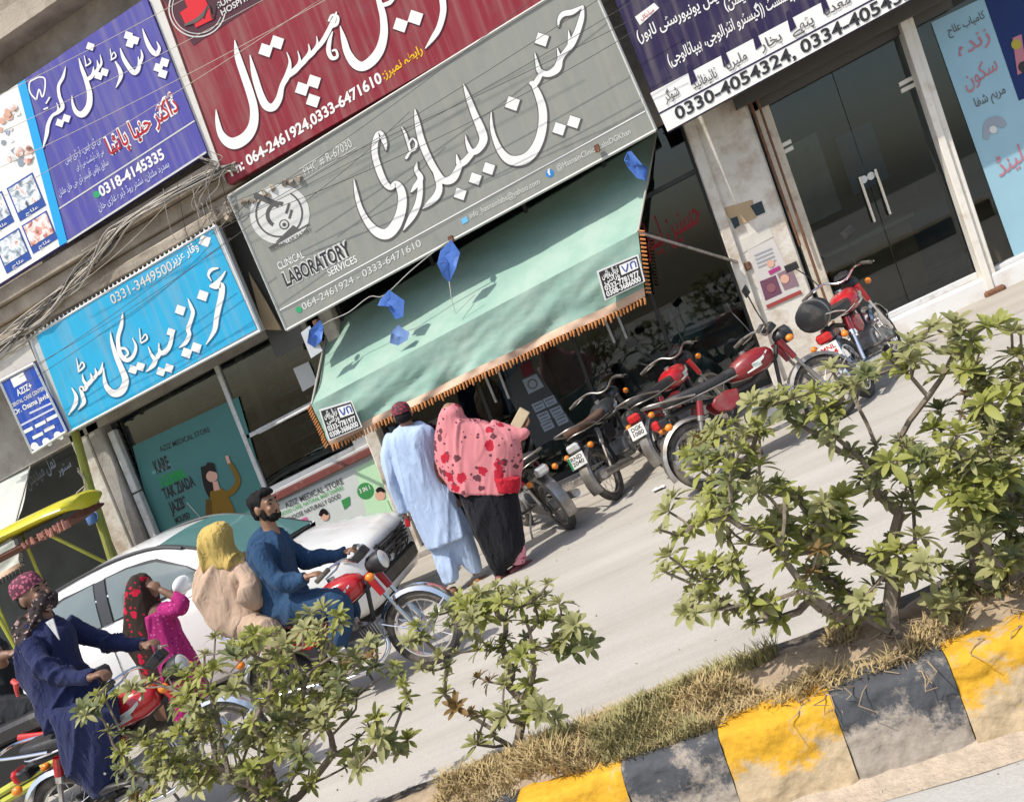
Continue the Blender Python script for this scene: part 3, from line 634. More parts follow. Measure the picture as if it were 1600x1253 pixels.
# navy clinic board
p = Print(YS-.02)
p.poly([(1016,146),(1530,-126),(1560,-75),(1043,206)], iw); p.line((1028, 179), (1540, -94), 2.6, ink('navy', '#2a2044'), 1)
p.text('0330-4054324, 0334-4054324', (1058, 188), (1446, -16), 19, ik, .022, lift=2)
pill = [((1022,165),(1077,131),(1070,121-5),(1008,152)), ]
inv = ink('navy', '#2a2044')
for i, (t, x0, y0, x1, y1) in enumerate((('شوگر', 1040, 160, 1062, 148), ('ٹائیفائیڈ', 1084, 140, 1122, 120), ('ملیریا', 1136, 110, 1168, 92), ('بخار', 1190, 80, 1222, 62), ('پٹھے', 1238, 54, 1272, 36), ('معدہ', 1290, 26, 1330, 4))):
    p.text(t, (x0, y0), (x1, y1), 15, ig, .012, ar=True, lift=3)
for x, y in ((1077, 132), (1128, 104), (1178, 77), (1232, 49), (1284, 21), (1340, -9)):
    p.poly([(x-4.5, y-7-22), (x+1, y-11-22), (x+12.5, y+3-9), (x+3, y+10-8)], inv, 2)
p.text('(میڈیکل یونیورسٹی لاہور)', (998, 66), (1150, -14), 17, iw, .014, ar=True)
p.text('(گیسٹرو انٹرالوجی، ہیپاٹالوجی)', (1046, 103), (1192, 22), 17, iw, .014, ar=True)
p.text('سپیشلسٹ (', (1192, 22), (1250, -10), 17, iw, .014, ar=True); p.text('(میڈیسن)', (1134, 16), (1190, -14), 16, iw, .014, ar=True)
p.poly([(992,27),(1022,5),(1030,13),(1000,40)], iw); p.text('میڈیکل', (1002, 32), (1022, 18), 6, ir, .01, ar=True, lift=1)
p.done(s_navy)

# violet dental board
p = Print(YS); C1 = ((0, 0), 3.8)
p.word([[(846,172,5),(868,240,22),(896,296,28),(926,322,28),(946,290,18),(930,248,4)], [(714,288,5),(732,345,22),(766,402,28),(800,434,30),(826,396,22),(820,338,4)], [(824,396,18),(844,340,16),(836,296,4)],
        [(684,366,8),(712,420,24),(716,462,22),(688,524,4)], [(654,292,5),(664,358,9)], [(656,360,8),(688,338,9),(676,312,7),(662,336,6)],
        [(468,346,4),(486,410,20),(512,480,26),(532,560,32),(526,632,36),(490,680,38),(454,668,28),(432,620,16),(427,568,4)], [(512,478,22),(548,450,22),(556,398,4)], [(546,452,20),(582,410,20),(576,358,4)], [(580,412,18),(602,378,14),(594,326,4)],
        [(500,332,5),(512,394,9)], [(506,396,8),(538,374,9),(526,350,7)], [(390,398,4),(374,460,18),(348,512,18),(352,572,20),(372,634,24),(348,666,22),(310,690,18),(286,740,22),(276,802,22),(254,882,4)], [(336,676,18),(346,648,12),(336,612,4)], [(272,618,9),(296,578,9)], [(258,652,9),(286,640,9)]],
       [(940,405,34), (976,372,34), (966,440,34), (762,214,32), (800,240,32), (772,262,30), (536,278,30), (586,452,30), (620,430,30), (355,732,30), (394,704,30)], iw, *C1, shadow=ink('violet_dark', '#241c6a'), grow=4)
p.stroke([(57,157,2.4),(47,145,2.4),(46,130,2.4),(54,124,2.4),(62,121,2.4),(70,124,2.4),(70,140,2.4),(66,152,2.4),(61,140,2.4),(57,157,2.4)], iw, (0,0), 1)
for b_, m_, l_ in ((.075, iw, 0), (.012, ir, 1)):
    p.text('ڈاکٹر حنیا پاشا', (172, 243), (280, 172), 27, m_, b_, ar=True, lift=l_)
p.text('0318-4145335', (158, 308), (258, 247), 16, iw, .03); p.disc((151, 304), 5.5, ink('whatsapp_green', '#2f9c6a'))
il = ink('light_blue', (.55,.57,.72))
for t, a, c in (('بی ڈی ایس، آر ڈی ایس', (103, 256), (158, 222)), ('سی ایف ڈینٹسٹ، سی آر جی', (120, 266), (163, 240)), ('سابق ہاؤس آفیسر ڈی جی خان ملتان', (93, 307), (170, 257)), ('ہمدرد ملتان، نشتر روڈ ڈیرہ غازی خان', (155, 330), (265, 260))):
    p.text(t, a, c, 10, il, .006, ar=True)
p.line((88, 329), (304, 189), 2.2, ipale); p.line((104, 379), (322, 238), 3, ipale)
p.poly([(-68,196),(27,132),(93,385),(-28,461)], iw); p.poly([(27,132),(39,124),(105,378),(93,385)], ink('cyan_strip', '#23a0dc'), 1)
def photo_mat(name, cols, sc_):
    m = bpy.data.materials.new(name); m.use_nodes = True; n = m.node_tree.nodes; L = m.node_tree.links; b = n['Principled BSDF']; b.inputs['Roughness'].default_value = .5
    tc = n.new('ShaderNodeTexCoord'); z = n.new('ShaderNodeTexNoise'); z.inputs['Scale'].default_value = sc_; z.inputs['Detail'].default_value = 3; z.inputs['Distortion'].default_value = .6; L.new(tc.outputs['Object'], z.inputs['Vector'])
    r = n.new('ShaderNodeValToRGB'); e = r.color_ramp.elements
    while len(e) < len(cols): e.new(.5)
    for i, c in enumerate(cols): e[i].position = .3+.4*i/(len(cols)-1); e[i].color = (*srgb(c), 1)
    L.new(z.outputs[0], r.inputs[0]); L.new(r.outputs[0], b.inputs['Base Color']); return m
PH = [photo_mat('print_photo_%d' % i, c, s_) for i, (c, s_) in enumerate(((('#6d4a3c', '#c79a86', '#e8e0d8', '#b9c4cc'), 9), (('#3c4650', '#a8b4bc', '#eef0f0', '#c98a78'), 11), (('#8a3a36', '#d9a090', '#f2ece4', '#ffffff'), 12), (('#2c3a5c', '#9aa4b8', '#e4e6ea'), 8)))]
skin_i, pink_i, blu_i, gry_i = ink('photo_skin', '#d3a58f'), ink('photo_pink', '#b4524c'), ink('photo_blue', '#31509a'), ink('photo_grey', '#8d97a2')
def photo(c, ang, w, h, cols, lift=1):
    e = Vector((math.cos(R_(ang)), -math.sin(R_(ang)))); n = Vector((.38, .92))
    def at(u, v): q = Vector(c) + e*u*w + n*v*h; return (q.x, q.y)
    p.poly([at(-.52, -.52), at(.52, -.52), at(.52, .52), at(-.52, .52)], blu_i, lift); p.poly([at(-.47, -.47), at(.47, -.47), at(.47, .27), at(-.47, .27)], PH[int(c[0]+c[1]) % 3], lift+1)
    p.text('علاج', at(-.25, .46), at(.25, .46), 4.5, iw, .01, ar=True, lift=lift+2)
photo((41,308), 32, 46, 54, (gry_i, skin_i, iw, pink_i)); photo((62,363), 32, 44, 46, (iw, gry_i, skin_i)); photo((20,392), 32, 44, 50, (skin_i, pink_i, iw)); photo((-6,334), 32, 42, 50, (skin_i, gry_i, iw))
def blobs(c, r, cols, n, seed):
    rn = random.Random(seed)
    for i in range(n):
        q = (c[0]+rn.uniform(-r, r), c[1]+rn.uniform(-r, r)*.8); s_ = rn.uniform(.25, .5)*r
        p.poly([(q[0]+s_*math.cos(t)*rn.uniform(.6, 1.2), q[1]+s_*math.sin(t)*rn.uniform(.6, 1.2)) for t in [2*math.pi*j/10 for j in range(10)]], PH[(i+seed) % 4] if i % 2 else cols[i % len(cols)], 1+i*.5)
blobs((18, 180), 16, (skin_i, ipale, skin_i, gry_i), 7, 3); blobs((8, 212), 14, (skin_i, gry_i, ipale), 5, 4); blobs((28, 245), 18, (gry_i, il, ipale, ig), 8, 5)
p.done(s_pur)

# cyan medical store board
p = Print(YS-.008); C7 = ((0, 330), 3.213)
p.word([[(1062,352,4),(1046,322,12),(1062,294,18),(1098,286,6)], [(1132,302,6),(1100,348,18),(1052,378,10)], [(1052,378,8),(1082,380,24),(1112,372,28),(1112,420,30),(1098,480,28),(1086,540,26),(1076,600,22),(1034,670,4)],
        [(943,438,4),(960,482,18),(968,512,20),(954,562,20),(944,592,22),(950,622,20),(930,662,20),(898,686,4)], [(866,612,18),(850,680,22),(820,712,26),(800,700,16),(798,662,4)], [(806,706,20),(782,740,24),(760,720,14),(744,678,4)], [(784,736,18),(770,772,24),(734,806,4)],
        [(700,588,4),(706,660,9)], [(706,664,8),(738,642,9),(730,618,7),(712,642,6)], [(616,508,4),(610,570,18),(592,640,20),(602,712,22),(634,748,22),(668,728,18),(682,680,14),(664,636,4)], [(592,690,13),(628,690,13),(642,718,11),(612,738,11)],
        [(554,606,4),(562,660,16),(584,730,24),(612,796,30),(630,852,34),(610,902,38),(570,914,36),(534,880,24),(522,830,14),(520,786,4)],
        [(516,758,4),(506,802,16),(486,816,16),(478,788,4)], [(488,816,16),(466,842,18),(455,812,4)], [(468,840,18),(440,868,22),(420,852,14),(414,818,4)], [(440,868,18),(424,892,24),(404,886,16),(416,930,20),(420,962,20),(392,998,4)],
        [(384,738,4),(396,804,10)], [(392,808,8),(422,780,10),(412,758,7),(396,786,6)], [(360,886,5),(382,930,18),(376,972,20),(343,1024,4)]],
       [(1018,424,34), (905,497,32), (937,712,32), (985,685,32), (808,806,28), (848,788,28), (668,795,28), (704,780,28), (858,608,26)], iw, *C7, shadow=ink('cyan_dark', '#0b6c96'), grow=4)
p.text('0331-3449500', (176, 476), (271, 421), 15, ipale, .012); p.text('وقار عزیز', (270, 416), (311, 388), 13, iw, .015, ar=True); p.dot(1028, 150, 36, iw, *C7)
p.done(s_teal)
# small blue dental board
p = Print(YS-.05)
for t, a, c, h, m_ in (('AZIZ+', (28, 619), (51, 606), 10, iw), ('DENTAL CARE CENTER', (19, 637), (70, 609), 6, ipale), ('Dr. Osama Javid', (24, 648), (76, 621), 8, iw)):
    p.text(t, a, c, h, m_, .02)
for a, c in (((46,646),(80,630)), ((30,666),(84,638))): p.line(a, c, 3, il)
for x, y in ((34,674),(54,664),(72,654),(50,682),(68,671)): p.poly([(x, y), (x+16, y-8), (x+18, y-3), (x+2, y+5)], iw)
for x, y in ((54,697),(72,690),(90,680)): p.disc((x, y), 6, iw); p.disc((x+5, y+3), 4, iw)
p.poly([(16,592),(36,581),(42,594),(22,606)], iw); p.done(s_sm)
# ------------------------------------------------------------------ awnings
def cloth_stripes(name, c1, c2):
    m = mat(name, c1, .85, 0, .07, 3, .3, 14, dirt=c2, dscale=2.2, damt=.6, spec=.15); return m
awn_m = cloth_stripes('green_awning_cloth', (.25,.385,.315), (.33,.43,.36))
peach = mat('peach_trim', (.58,.40,.28), .8, 0, .12, 8)
orange = mat('orange_fringe', (.50,.20,.06), .85, 0, .25, 30)
def awning(name, label, fl, fr, bl_, br, tl, tr, Yf, Yt, cloth, fringe, seed, ribs=True):
    FL, FR = U(*fl, Yf), U(*fr, Yf); BL, BR = U(*bl_, Yf), U(*br, Yf); TL, TR = U(*tl, Yt), U(*tr, Yt)
    r = thing(name, label, 'awning', W(*((FL+FR)/2)))
    def slope(u, v):
        p = FL.lerp(FR, u).lerp(TL.lerp(TR, u), v)
        sag = -.06*math.sin(math.pi*v)*(.6+.4*math.sin(u*9+seed)) + .03*noise.fractal(Vector((u*5+v*1.5, v*2.2, seed)), .8, 2, 4)*math.sin(math.pi*v)**.6
        return p + Vector((0, 0, sag))
    b = MB(W); b.grid(60, 16, slope); b.build('canopy', cloth, r, smooth=80)
    def val(u, v):
        p = FL.lerp(FR, u).lerp(BL.lerp(BR, u), v)
        q = .06*noise.fractal(Vector((u*7+v*2.2, v*1.6, seed)), .8, 2, 4) + .03*math.sin(u*26-v*4+seed)*v*(.4+.6*abs(noise.noise(Vector((u*4, 1, seed)))))
        return p + Vector((0, -.01-.03*v+q*v**.6, .03*v*noise.noise(Vector((u*5, 3, seed)))))
    b = MB(W); b.grid(130, 14, lambda u, v: val(u, v*.86)); b.build('valance', cloth, r, smooth=80)
    b = MB(W); b.grid(130, 2, lambda u, v: val(u, .86+v*.14)+Vector((0, -.003, 0))); b.build('trim', peach, r, smooth=80)
    b = MB(W); n = 96; L = (FR-FL).length
    for i in range(n):
        u = (i+.5+.3*noise.noise(Vector((i*.7, 1, 0))))/n; p = val(u, .99); w = L/n*(.32+.08*noise.noise(Vector((i*1.3, 5, 0)))); ln = 1+.5*noise.noise(Vector((i*.9, 9, 2)))
        b.tube([p, p+Vector((.004, -.01, -.03*ln)), p+Vector((-.003+.012*noise.noise(Vector((i*1.7, 2, 2))), -.004, -.07*ln))], [w*.8, w, w*.7], 5)
    for i in range(16):                       # short ends
        for e in (0, 1):
            p = val(e, i/16)+Vector((-.012 if e == 0 else .012, 0, 0)); b.tube([p, p+Vector((-.05 if e == 0 else .05, -.005, -.03))], [.012, .009], 5)
    b.build('fringe', fringe, r, kind='stuff')
    bar = mat('awning_bar', (.45,.43,.38), .5, .4, .1, 5)
    b = MB(W); b.tube([FL+Vector((-.03, .03, -.012)), FR+Vector((.03, .03, -.012))], .012); b.build('front_bar', bar, r)
    for A, B in ((FL, TL), (FR, TR)):
        b = MB(W); b.tube([A, B], .013); b.build('side_bar', bar, r)
    return r, val
aw, aval = awning('awning', 'pale green cloth awning with orange fringe below the grey signboard', (487,632), (997,362), (518,694), (1008,462), (513,508), (1026,205), 9.95, 10.98, awn_m, orange, 1.3)
b = MB(W); b.tube([U(997, 363, 9.95), U(1166, 414, 10.74)], .017); b.build('arm', steel, aw)
b = MB(W); b.tube([U(487, 633, 9.95), U(405, 676, 10.95)], .017); b.build('arm', alum, aw)
b = MB(W); c_ = U(1168, 416, 10.72); b.obox(c_, (.07, .06, .09)); b.build('bracket', rust, aw, bev=.01)
aw2, _ = awning('awning', 'pale grey awning with black fringe at the left edge', (-420,1070), (20,832), (-400,1120), (36,884), (-330,905), (54,704), 9.95, 10.98, mat('grey_awning_cloth', (.48,.50,.46), .85, 0, .1, 3, .3, 14, spec=.15), mat('dark_fringe', (.06,.055,.05), .8), 4.1)
# notices pinned on the awning's valance
for lab, q in (('black and white notice pinned on the left end of the green awning', ((498,640),(549,625),(566,667),(514,689))), ('black and white notice pinned on the right end of the green awning', ((932,424),(997,397),(1008,440),(945,470)))):
    r = thing('notice', lab, 'notice', W(*U(*q[3], 9.83)))
    pq('sheet', q, 9.83, .004, mat('notice_paper', (.66,.66,.64), .6), r)
    p = Print(9.83)
    def at(u, v): a = Vector(q[0]).lerp(Vector(q[1]), u); c = Vector(q[3]).lerp(Vector(q[2]), u); e = a.lerp(c, v); return (e.x, e.y)
    p.poly([at(.04, .06), at(.96, .06), at(.96, .96), at(.04, .96)], ik)
    p.text('ترپال ہاؤس', at(.08, .30), at(.48, .30), 10, iw, .03, ar=True, lift=1); p.text('ورائٹی', at(.1, .48), at(.48, .48), 8, iw, .02, ar=True, lift=1)
    p.poly([at(.52, .12), at(.93, .12), at(.93, .46), at(.52, .46)], iw, 1); p.stroke([(*at(.57, .17), 1.6), (*at(.64, .4), 1.6), (*at(.72, .17), 1.6)], blu_i, (0, 0), 1, 0, 2); p.stroke([(*at(.78, .4), 1.6), (*at(.78, .2), 1.6), (*at(.88, .2), 1.6), (*at(.88, .4), 1.6)], blu_i, (0, 0), 1, 0, 2)
    p.text('0333-7781977', at(.08, .72), at(.92, .72), 8, iw, .03, lift=1); p.text('0308-3686000', at(.08, .92), at(.92, .92), 8, iw, .03, lift=1)
    p.done(r)
# ------------------------------------------------------------------ blue rags on a string
string_m = mat('grey_string', (.38,.36,.33), .8); blue_m = mat('blue_plastic_sheet', (.045,.13,.42), .45, 0, .2, 6, .3, 20); film = mat('clear_film', (.5,.52,.52), .3)
sb = thing('string', 'slack string with hooks tied under the grey signboard', 'string', W(*U(600, 470, 10.0)))
b = MB(W); pts = [U(x, y, 10.05) for x, y in ((488,520),(512,503),(545,488),(577,464),(600,462),(640,425),(680,392),(703,376),(706,372))]; b.tube(smooth_path(pts, 4), .006, 6); b.build('cord', string_m, sb)
for x, y in ((494,505),(705,374),(933,232)):
    b = MB(W); c_ = U(x, y, 10.08); b.obox(c_, (.05, .07, .07)); b.tube([c_, c_+Vector((.01, -.05, -.05))], .008); b.build('hook', rust, sb, bev=.005)
def rag(label, outline, Y, m, folds):
    r = thing('blue_rag', label, 'rag', W(*U(*outline[0], Y)), group='blue plastic rags under the grey signboard')
    b = MB(W); n = len(outline); cx = sum(q[0] for q in outline)/n; cy = sum(q[1] for q in outline)/n
    vs = []; fs = []
    for t, k in ((1, 0), (.5, 1), (0, 2)):
        for i, (x, y) in enumerate(outline):
            d = folds*math.sin(i*2.4+k*1.3)*(.3+.7*t); vs.append(U(cx+(x-cx)*t, cy+(y-cy)*t, Y+d))
    for k in range(2):
        for i in range(n): fs.append((k*n+i, k*n+(i+1) % n, (k+1)*n+(i+1) % n, (k+1)*n+i))
    o2 = len(vs); vs2 = [v+Vector((0, .002, 0)) for v in vs]
    b.add(vs+vs2, fs+[tuple(o2+i for i in reversed(f)) for f in fs]+[(i, o2+i, o2+(i+1) % n, (i+1) % n) for i in range(n)])
    b.build('sheet', m, r, smooth=75, recalc=False); return r
rag('blue plastic rag hanging from the middle hook', [(705,375),(719,395),(712,420),(702,442),(692,432),(683,412),(688,392)], 10.0, blue_m, .03)
rag('large folded blue rag halfway along the slack string', [(608,453),(632,470),(630,495),(618,499),(606,480),(590,478),(594,468)], 10.0, blue_m, .04)
rag('small blue and white rag under the large folded one', [(622,508),(640,520),(637,531),(622,540),(609,536),(611,519)], 9.97, mat('faded_blue_sheet', (.16,.27,.52), .5, 0, .3, 8), .02)
r_ = rag('torn blue rag with clear film at the left hook', [(500,500),(506,512),(502,533),(491,543),(480,536),(483,516)], 10.0, blue_m, .03)
b = MB(W); b.ext(quadpoly(((470,520),(484,509),(504,548),(486,560)), 10.03), 10.03, 10.036); b.build('film', film, r_, smooth=0)
rag('blue rag twisted at the right hook of the grey signboard', [(980,238),(986,236),(1004,258),(1012,262),(1010,283),(996,279),(982,264),(975,250)], 10.0, blue_m, .03)
b = MB(W); b.tube([U(702, 440, 10.0), U(706, 470, 9.99), U(712, 490, 9.98)], [.008, .005, .003], 5); b.tube([U(712, 490, 9.98), U(742, 460, 10.0)], .004, 5); b.build('loose_end', string_m, sb)

# ------------------------------------------------------------------ cables
cab_m = [mat('cable_grey', (.30,.27,.23), .7), mat('cable_black', (.035,.033,.03), .6), mat('cable_beige', (.45,.40,.33), .7)]
rn = random.Random(11)
cb = thing('cable_bundle', 'tangled bundle of grey cables sagging along the beige ledge', 'cables', W(-6, 10, 4.6))
for i in range(20):
    pts = []
    for (x, y) in ((-120, 640), (0, 545), (60, 497), (120, 437), (165, 385), (200, 348), (260, 308), (330, 275), (365, 262)):
        sp = 22 if x < 200 else 9
        pts.append(U(x+rn.uniform(-6, 6), y+rn.uniform(-sp, sp*.8), YS-.02+rn.uniform(-.05, .04)))
    b = MB(W); b.tube(smooth_path(pts, 4), rn.choice((.006, .008, .01, .012)), 6); b.build('cable', cab_m[rn.choice((0, 0, 1, 2, 2))], cb)
for i in range(7):
    x0 = rn.uniform(292, 322); y0 = rn.uniform(200, 250); pts = []
    for k in range(9):
        t = k/8*math.pi*1.7+rn.uniform(-.2, .2); pts.append(U(x0+10+18*math.sin(t)+rn.uniform(-5, 5)+k*1.5, y0+k*11+10*math.cos(t*1.3), YS-.06-.03*rn.random()))
    b = MB(W); b.tube(smooth_path(pts, 5), .005, 5); b.build('cable', cab_m[rn.choice((0, 0, 1, 2))], cb)
for i in range(5):
    x0 = 255+i*22; y0 = 335-i*10
    b = MB(W); b.tube(smooth_path([U(x0, y0-40, YS-.05), U(x0+6, y0, YS-.07), U(x0+20, y0+40+10*(i % 2), YS-.05), U(x0+46, y0+18, YS-.04)], 5), .004, 5); b.build('cable', cab_m[i % 3], cb)
ow = thing('overhead_cables', 'thin overhead wires strung across the signboards', 'cables', W(-3, 9.8, 4.5))
for x0, y0, x1, y1, sag, Y, m_ in ((-60, 178, 620, -190, 6, 9.3, 2), (-60, 235, 640, -130, 8, 9.4, 2), (-60, 290, 700, -110, 8, 9.4, 2), (-40, 560, 980, -30, 14, 9.7, 1), (330, 330, 990, 30, 6, 9.8, 1), (360, 350, 1010, -10, 6, 9.9, 1), (420, 330, 990, 50, 10, 9.9, 1),
        (420, 300, 930, -80, 6, 9.9, 1), (-40, 620, 420, 330, 10, 9.8, 1), (40, 600, 360, 372, 4, 9.9, 1), (30, 590, 300, 400, 3, 9.9, 1), (470, 320, 640, 175, 3, 9.95, 1), (-60, 345, 560, -40, 5, 9.5, 2), (80, 470, 260, 320, 8, 9.9, 2)):
    P_ = [U(lerp(x0, x1, t), lerp(y0, y1, t)+sag*4*t*(1-t)*1.6, Y) for t in [k/14 for k in range(15)]]
    b = MB(W); b.tube(P_, .0032, 5); b.build('cable', cab_m[m_], ow)

# ------------------------------------------------------------------ posters, notices, print on the glass
def poster(label, q, Y, m, cat='poster', name='poster', t=.006):
    r = thing(name, label, cat, W(*U(*q[3], Y))); pq('sheet', q, Y, t, m, r); return r
pp = lambda n, c: mat('paper_'+n, c, .7, 0, .06, 4)
r = poster('teal advertising poster with a woman in yellow on the medical store glass', [(207,697),(372,620),(437,842),(262,905)], 10.93, pp('teal', (.06,.19,.175)))  # paper colour darkened to carry the shade the poster hangs in
p = Print(10.93)
p.text('AZIZ MEDICAL STORE', (251, 706), (329, 674), 8, ik, .015)
igr = ink('bright_green', '#1d9a3c')
for t, a, c, h, m_ in (('KARE', (245, 740), (267, 730), 20, ik), ('3 GUNNA', (253, 762), (291, 745), 16, igr), ('TAK ZIADA', (258, 780), (306, 758), 17, ik), ('JAZB*', (268, 802), (294, 790), 17, ik), ('MOLPED', (275, 818), (298, 808), 9, ik), ('WILL', (281, 831), (295, 825), 9, ik), ('FIT YOU!', (286, 843), (309, 833), 9, ik)):
    p.text(t, a, c, h, m_, .035)
p.stroke([(318,728,10),(330,760,22),(346,790,18),(350,800,8)], ink('hair_dark', '#1c1412'), (0,0), 1, 0, 1); p.disc((331, 744), 9, ink('photo_skin', '#b98a74'), 2)
imu, ims = ink('mustard', '#7d5f14'), ink('mustard_shade', '#5c440e')
p.stroke([(338,765,20),(345,790,34),(354,820,38),(362,850,46),(366,880,56)], imu, (0,0), 1, 0, 2); p.stroke([(326,780,9),(327,805,11),(332,826,11),(345,832,9)], ims, (0,0), 1, 0, 3); p.stroke([(352,772,10),(362,768,10),(372,752,8),(366,735,7),(358,722,6)], imu, (0,0), 1, 0, 3)
p.stroke([(336,752,8),(339,766,10)], ink('photo_skin', '#b98a74'), (0,0), 1, 0, 3); p.stroke([(358,724,5),(354,712,5)], ink('photo_skin', '#b98a74'), (0,0), 1, 0, 4); p.stroke([(344,800,3),(352,840,4),(356,870,3)], ims, (0,0), 1, 0, 4)
p.poly([(319,735),(324,722),(334,724),(338,738),(330,736)], ink('hair_dark', '#1c1412'), 3)
p.line((292, 785), (325, 822), 1, ipale, 1); p.done(r)
r = poster('pale advertising banner with a baby on the medical store counter front', [(432,786),(592,712),(628,818),(470,862)], 10.84, pp('mint', (.55,.58,.54)))
p = Print(10.84)
p.poly([(555,732),(592,713),(627,818),(580,830)], ink('mint_green', '#b9dcb4')); p.text('AZIZ MEDICAL STORE', (447, 794), (537, 755), 9, ig, .012, lift=1); p.text('GOOD CARE, NATURAL BABY DIAPERS', (440, 806), (537, 764), 6, igr, .004, lift=1)
p.text('CHOOSE NATURALLY GOOD', (450, 815), (533, 777), 7, ik, .012, lift=1); p.disc((571, 767), 13, ink('leaf_green', '#3d8a4c'), 1); p.text('3 IN 1', (563, 771), (579, 764), 7, iw, .02, lift=2)
p.poly([(533,782),(546,775),(547,788),(538,796)], ink('leaf_green', '#3d8a4c'), 1); p.disc((594, 774), 8, ink('photo_skin', '#c79a86'), 2); p.stroke([(588,768,5),(594,764,7),(601,768,4)], ink('hair_dark', '#1c1412'), (0,0), 1, 0, 3); p.poly([(584,784),(604,780),(616,806),(588,812)], ink('mint_green', '#b9dcb4'), 3)
p.disc((507, 806), 7, ink('photo_skin', '#c79a86'), 2); p.stroke([(500,806,5),(505,798,8),(512,804,4)], ink('hair_dark', '#1c1412'), (0,0), 1, 0, 3)
for x, y in ((446,822),(458,817),(470,811)): p.poly([(x, y), (x+9, y-4), (x+11, y+4), (x+2, y+8)], ink('pink', '#c85c8e'), 2)
p.done(r)
r = poster('white notice sheet taped high on the medical store pane', [(458,576),(482,565),(496,598),(473,612)], 10.93, pp('white', (.60,.60,.58)), 'notice', 'notice')
r = poster('white notice at the end of the counter glass beside the man in blue', [(550,690),(576,673),(590,700),(562,716)], 10.88, pp('white', (.60,.60,.58)), 'notice', 'notice')
r = poster('list of test names in white print on the dark laboratory glass', [(785,600),(826,560),(900,668),(838,700)], 10.945, mat('dark_print', (.035,.04,.042), .5), 'notice', 'notice')
p = Print(10.945)
p.poly([(812,572),(828,562),(836,582),(818,590)], ink('maroon_tag', '#5a1420')); p.poly([(816,594),(838,584),(850,604),(826,616)], gry_i); p.ring((832, 600), 7, ig, 2, lift=1)
for i, (x, y) in enumerate(((838,634),(856,626),(846,650),(866,642),(852,664),(874,655))):
    p.poly([(x-8, y-2), (x+9, y-9), (x+15, y+3), (x-1, y+11)], gry_i); p.line((x-4, y+1), (x+9, y-5), 2, ig, 1); p.line((x-1, y+6), (x+10, y+1), 1.5, ig, 1)
p.done(r)
# red lettering on the laboratory glass: one sticker sheet
r = thing('window_lettering', 'red lettering stuck on the dark laboratory glass beside the pillar', 'lettering', W(*U(1020, 400, 10.94)))
p = Print(10.945); p.text('حسنین لیبارٹری', (985, 412), (1097, 345), 44, ink('window_red', '#8a1420'), .012, ar=True); p.done(r)
# papers on the pillar
Yp = 10.715
r = poster('brown cardboard piece with dark tape on the pillar', [(1128,326),(1176,312),(1182,340),(1150,356)], Yp, mat('cardboard', (.42,.31,.18), .9, 0, .12, 5), 'cardboard', 'cardboard')
p = Print(Yp); p.poly([(1172,322),(1190,314),(1196,332),(1182,338)], ink('dark_teal', '#2c3a40')); p.poly([(1141,342),(1152,338),(1156,352),(1148,358)], ink('dark_teal', '#2c3a40')); p.done(r)
r = poster('white and pink clinic handbill pasted on the pillar', [(1168,392),(1208,372),(1252,462),(1196,484)], Yp, pp('handbill', (.58,.54,.50)))
p = Print(Yp); p.poly([(1187,440),(1212,430),(1222,458),(1196,470)], ink('mauve', '#6d4658')); p.poly([(1214,428),(1236,418),(1248,446),(1226,454)], ink('mauve2', '#8a7078'))
for i in range(4): p.line((1178+i*2, 400+i*6), (1206+i*2, 388+i*6), 1.6, gry_i, 1)
p.disc((1204, 412), 6, ink('photo_skin', '#c79a86'), 1); p.poly([(1200,424),(1218,415),(1220,421),(1203,430)], ink('magenta', '#a83a76'), 1); p.line((1198, 480), (1252, 456), 6, ink('brick_red', '#9a4440'), 1); p.disc((1226, 436), 7, ink('photo_skin', '#c79a86'), 1); p.disc((1205, 450), 7, ink('photo_pink2', '#8a5a60'), 1); p.done(r)
r = poster('torn white sheet pasted above the handbill on the pillar', [(1150,378),(1200,352),(1208,370),(1160,396)], Yp, mat('old_paper', (.60,.57,.50), .8, 0, .1, 9), 'notice', 'notice')
r = poster('tall pale blue medical poster behind the glass on the right edge', [(1455,36),(1760,-110),(1890,260),(1586,404)], 10.915, pp('sky', (.27,.45,.53)))
p = Print(10.915); p.poly([(1536,-6),(1760,-110),(1820,60),(1592,158)], ink('deep_blue', '#12295c'))
ip = ink('poster_red', '#b3747e')
p.text('کامیاب علاج', (1482, 55), (1540, 28), 12, ig, .006, ar=True, lift=1); p.text('زندہ', (1500, 92), (1548, 62), 24, ip, .006, ar=True, lift=1); p.text('سکون', (1510, 140), (1560, 108), 24, ip, .006, ar=True, lift=1); p.text('مرہم شفا', (1525, 168), (1572, 145), 14, ig, .006, ar=True, lift=1)
p.stroke([(1540,218,8),(1545,196,16),(1560,190,16),(1570,198,10)], gry_i, (0,0), 1, 0, 1); p.disc((1552, 203), 6, ipale, 2); p.text('لینڈ', (1562, 278), (1600, 250), 26, ip, .006, ar=True, lift=1); p.poly([(1582,60),(1596,54),(1604,110),(1590,118)], ip, 1); p.disc((1588, 70), 8, ink('mustard2', '#a89a3a'), 2); p.disc((1600,105), 9, ik, 2); p.done(r)
r = thing('window_lettering', 'faint white lettering on the dark glass left of the white pillar', 'lettering', W(*U(60, 740, 10.9)))
p = Print(10.92); p.text('نمل میڈیکل', (44, 762), (88, 728), 22, gry_i, .01, ar=True); p.text('سٹور', (92, 742), (112, 728), 12, gry_i, .01, ar=True); p.done(r)
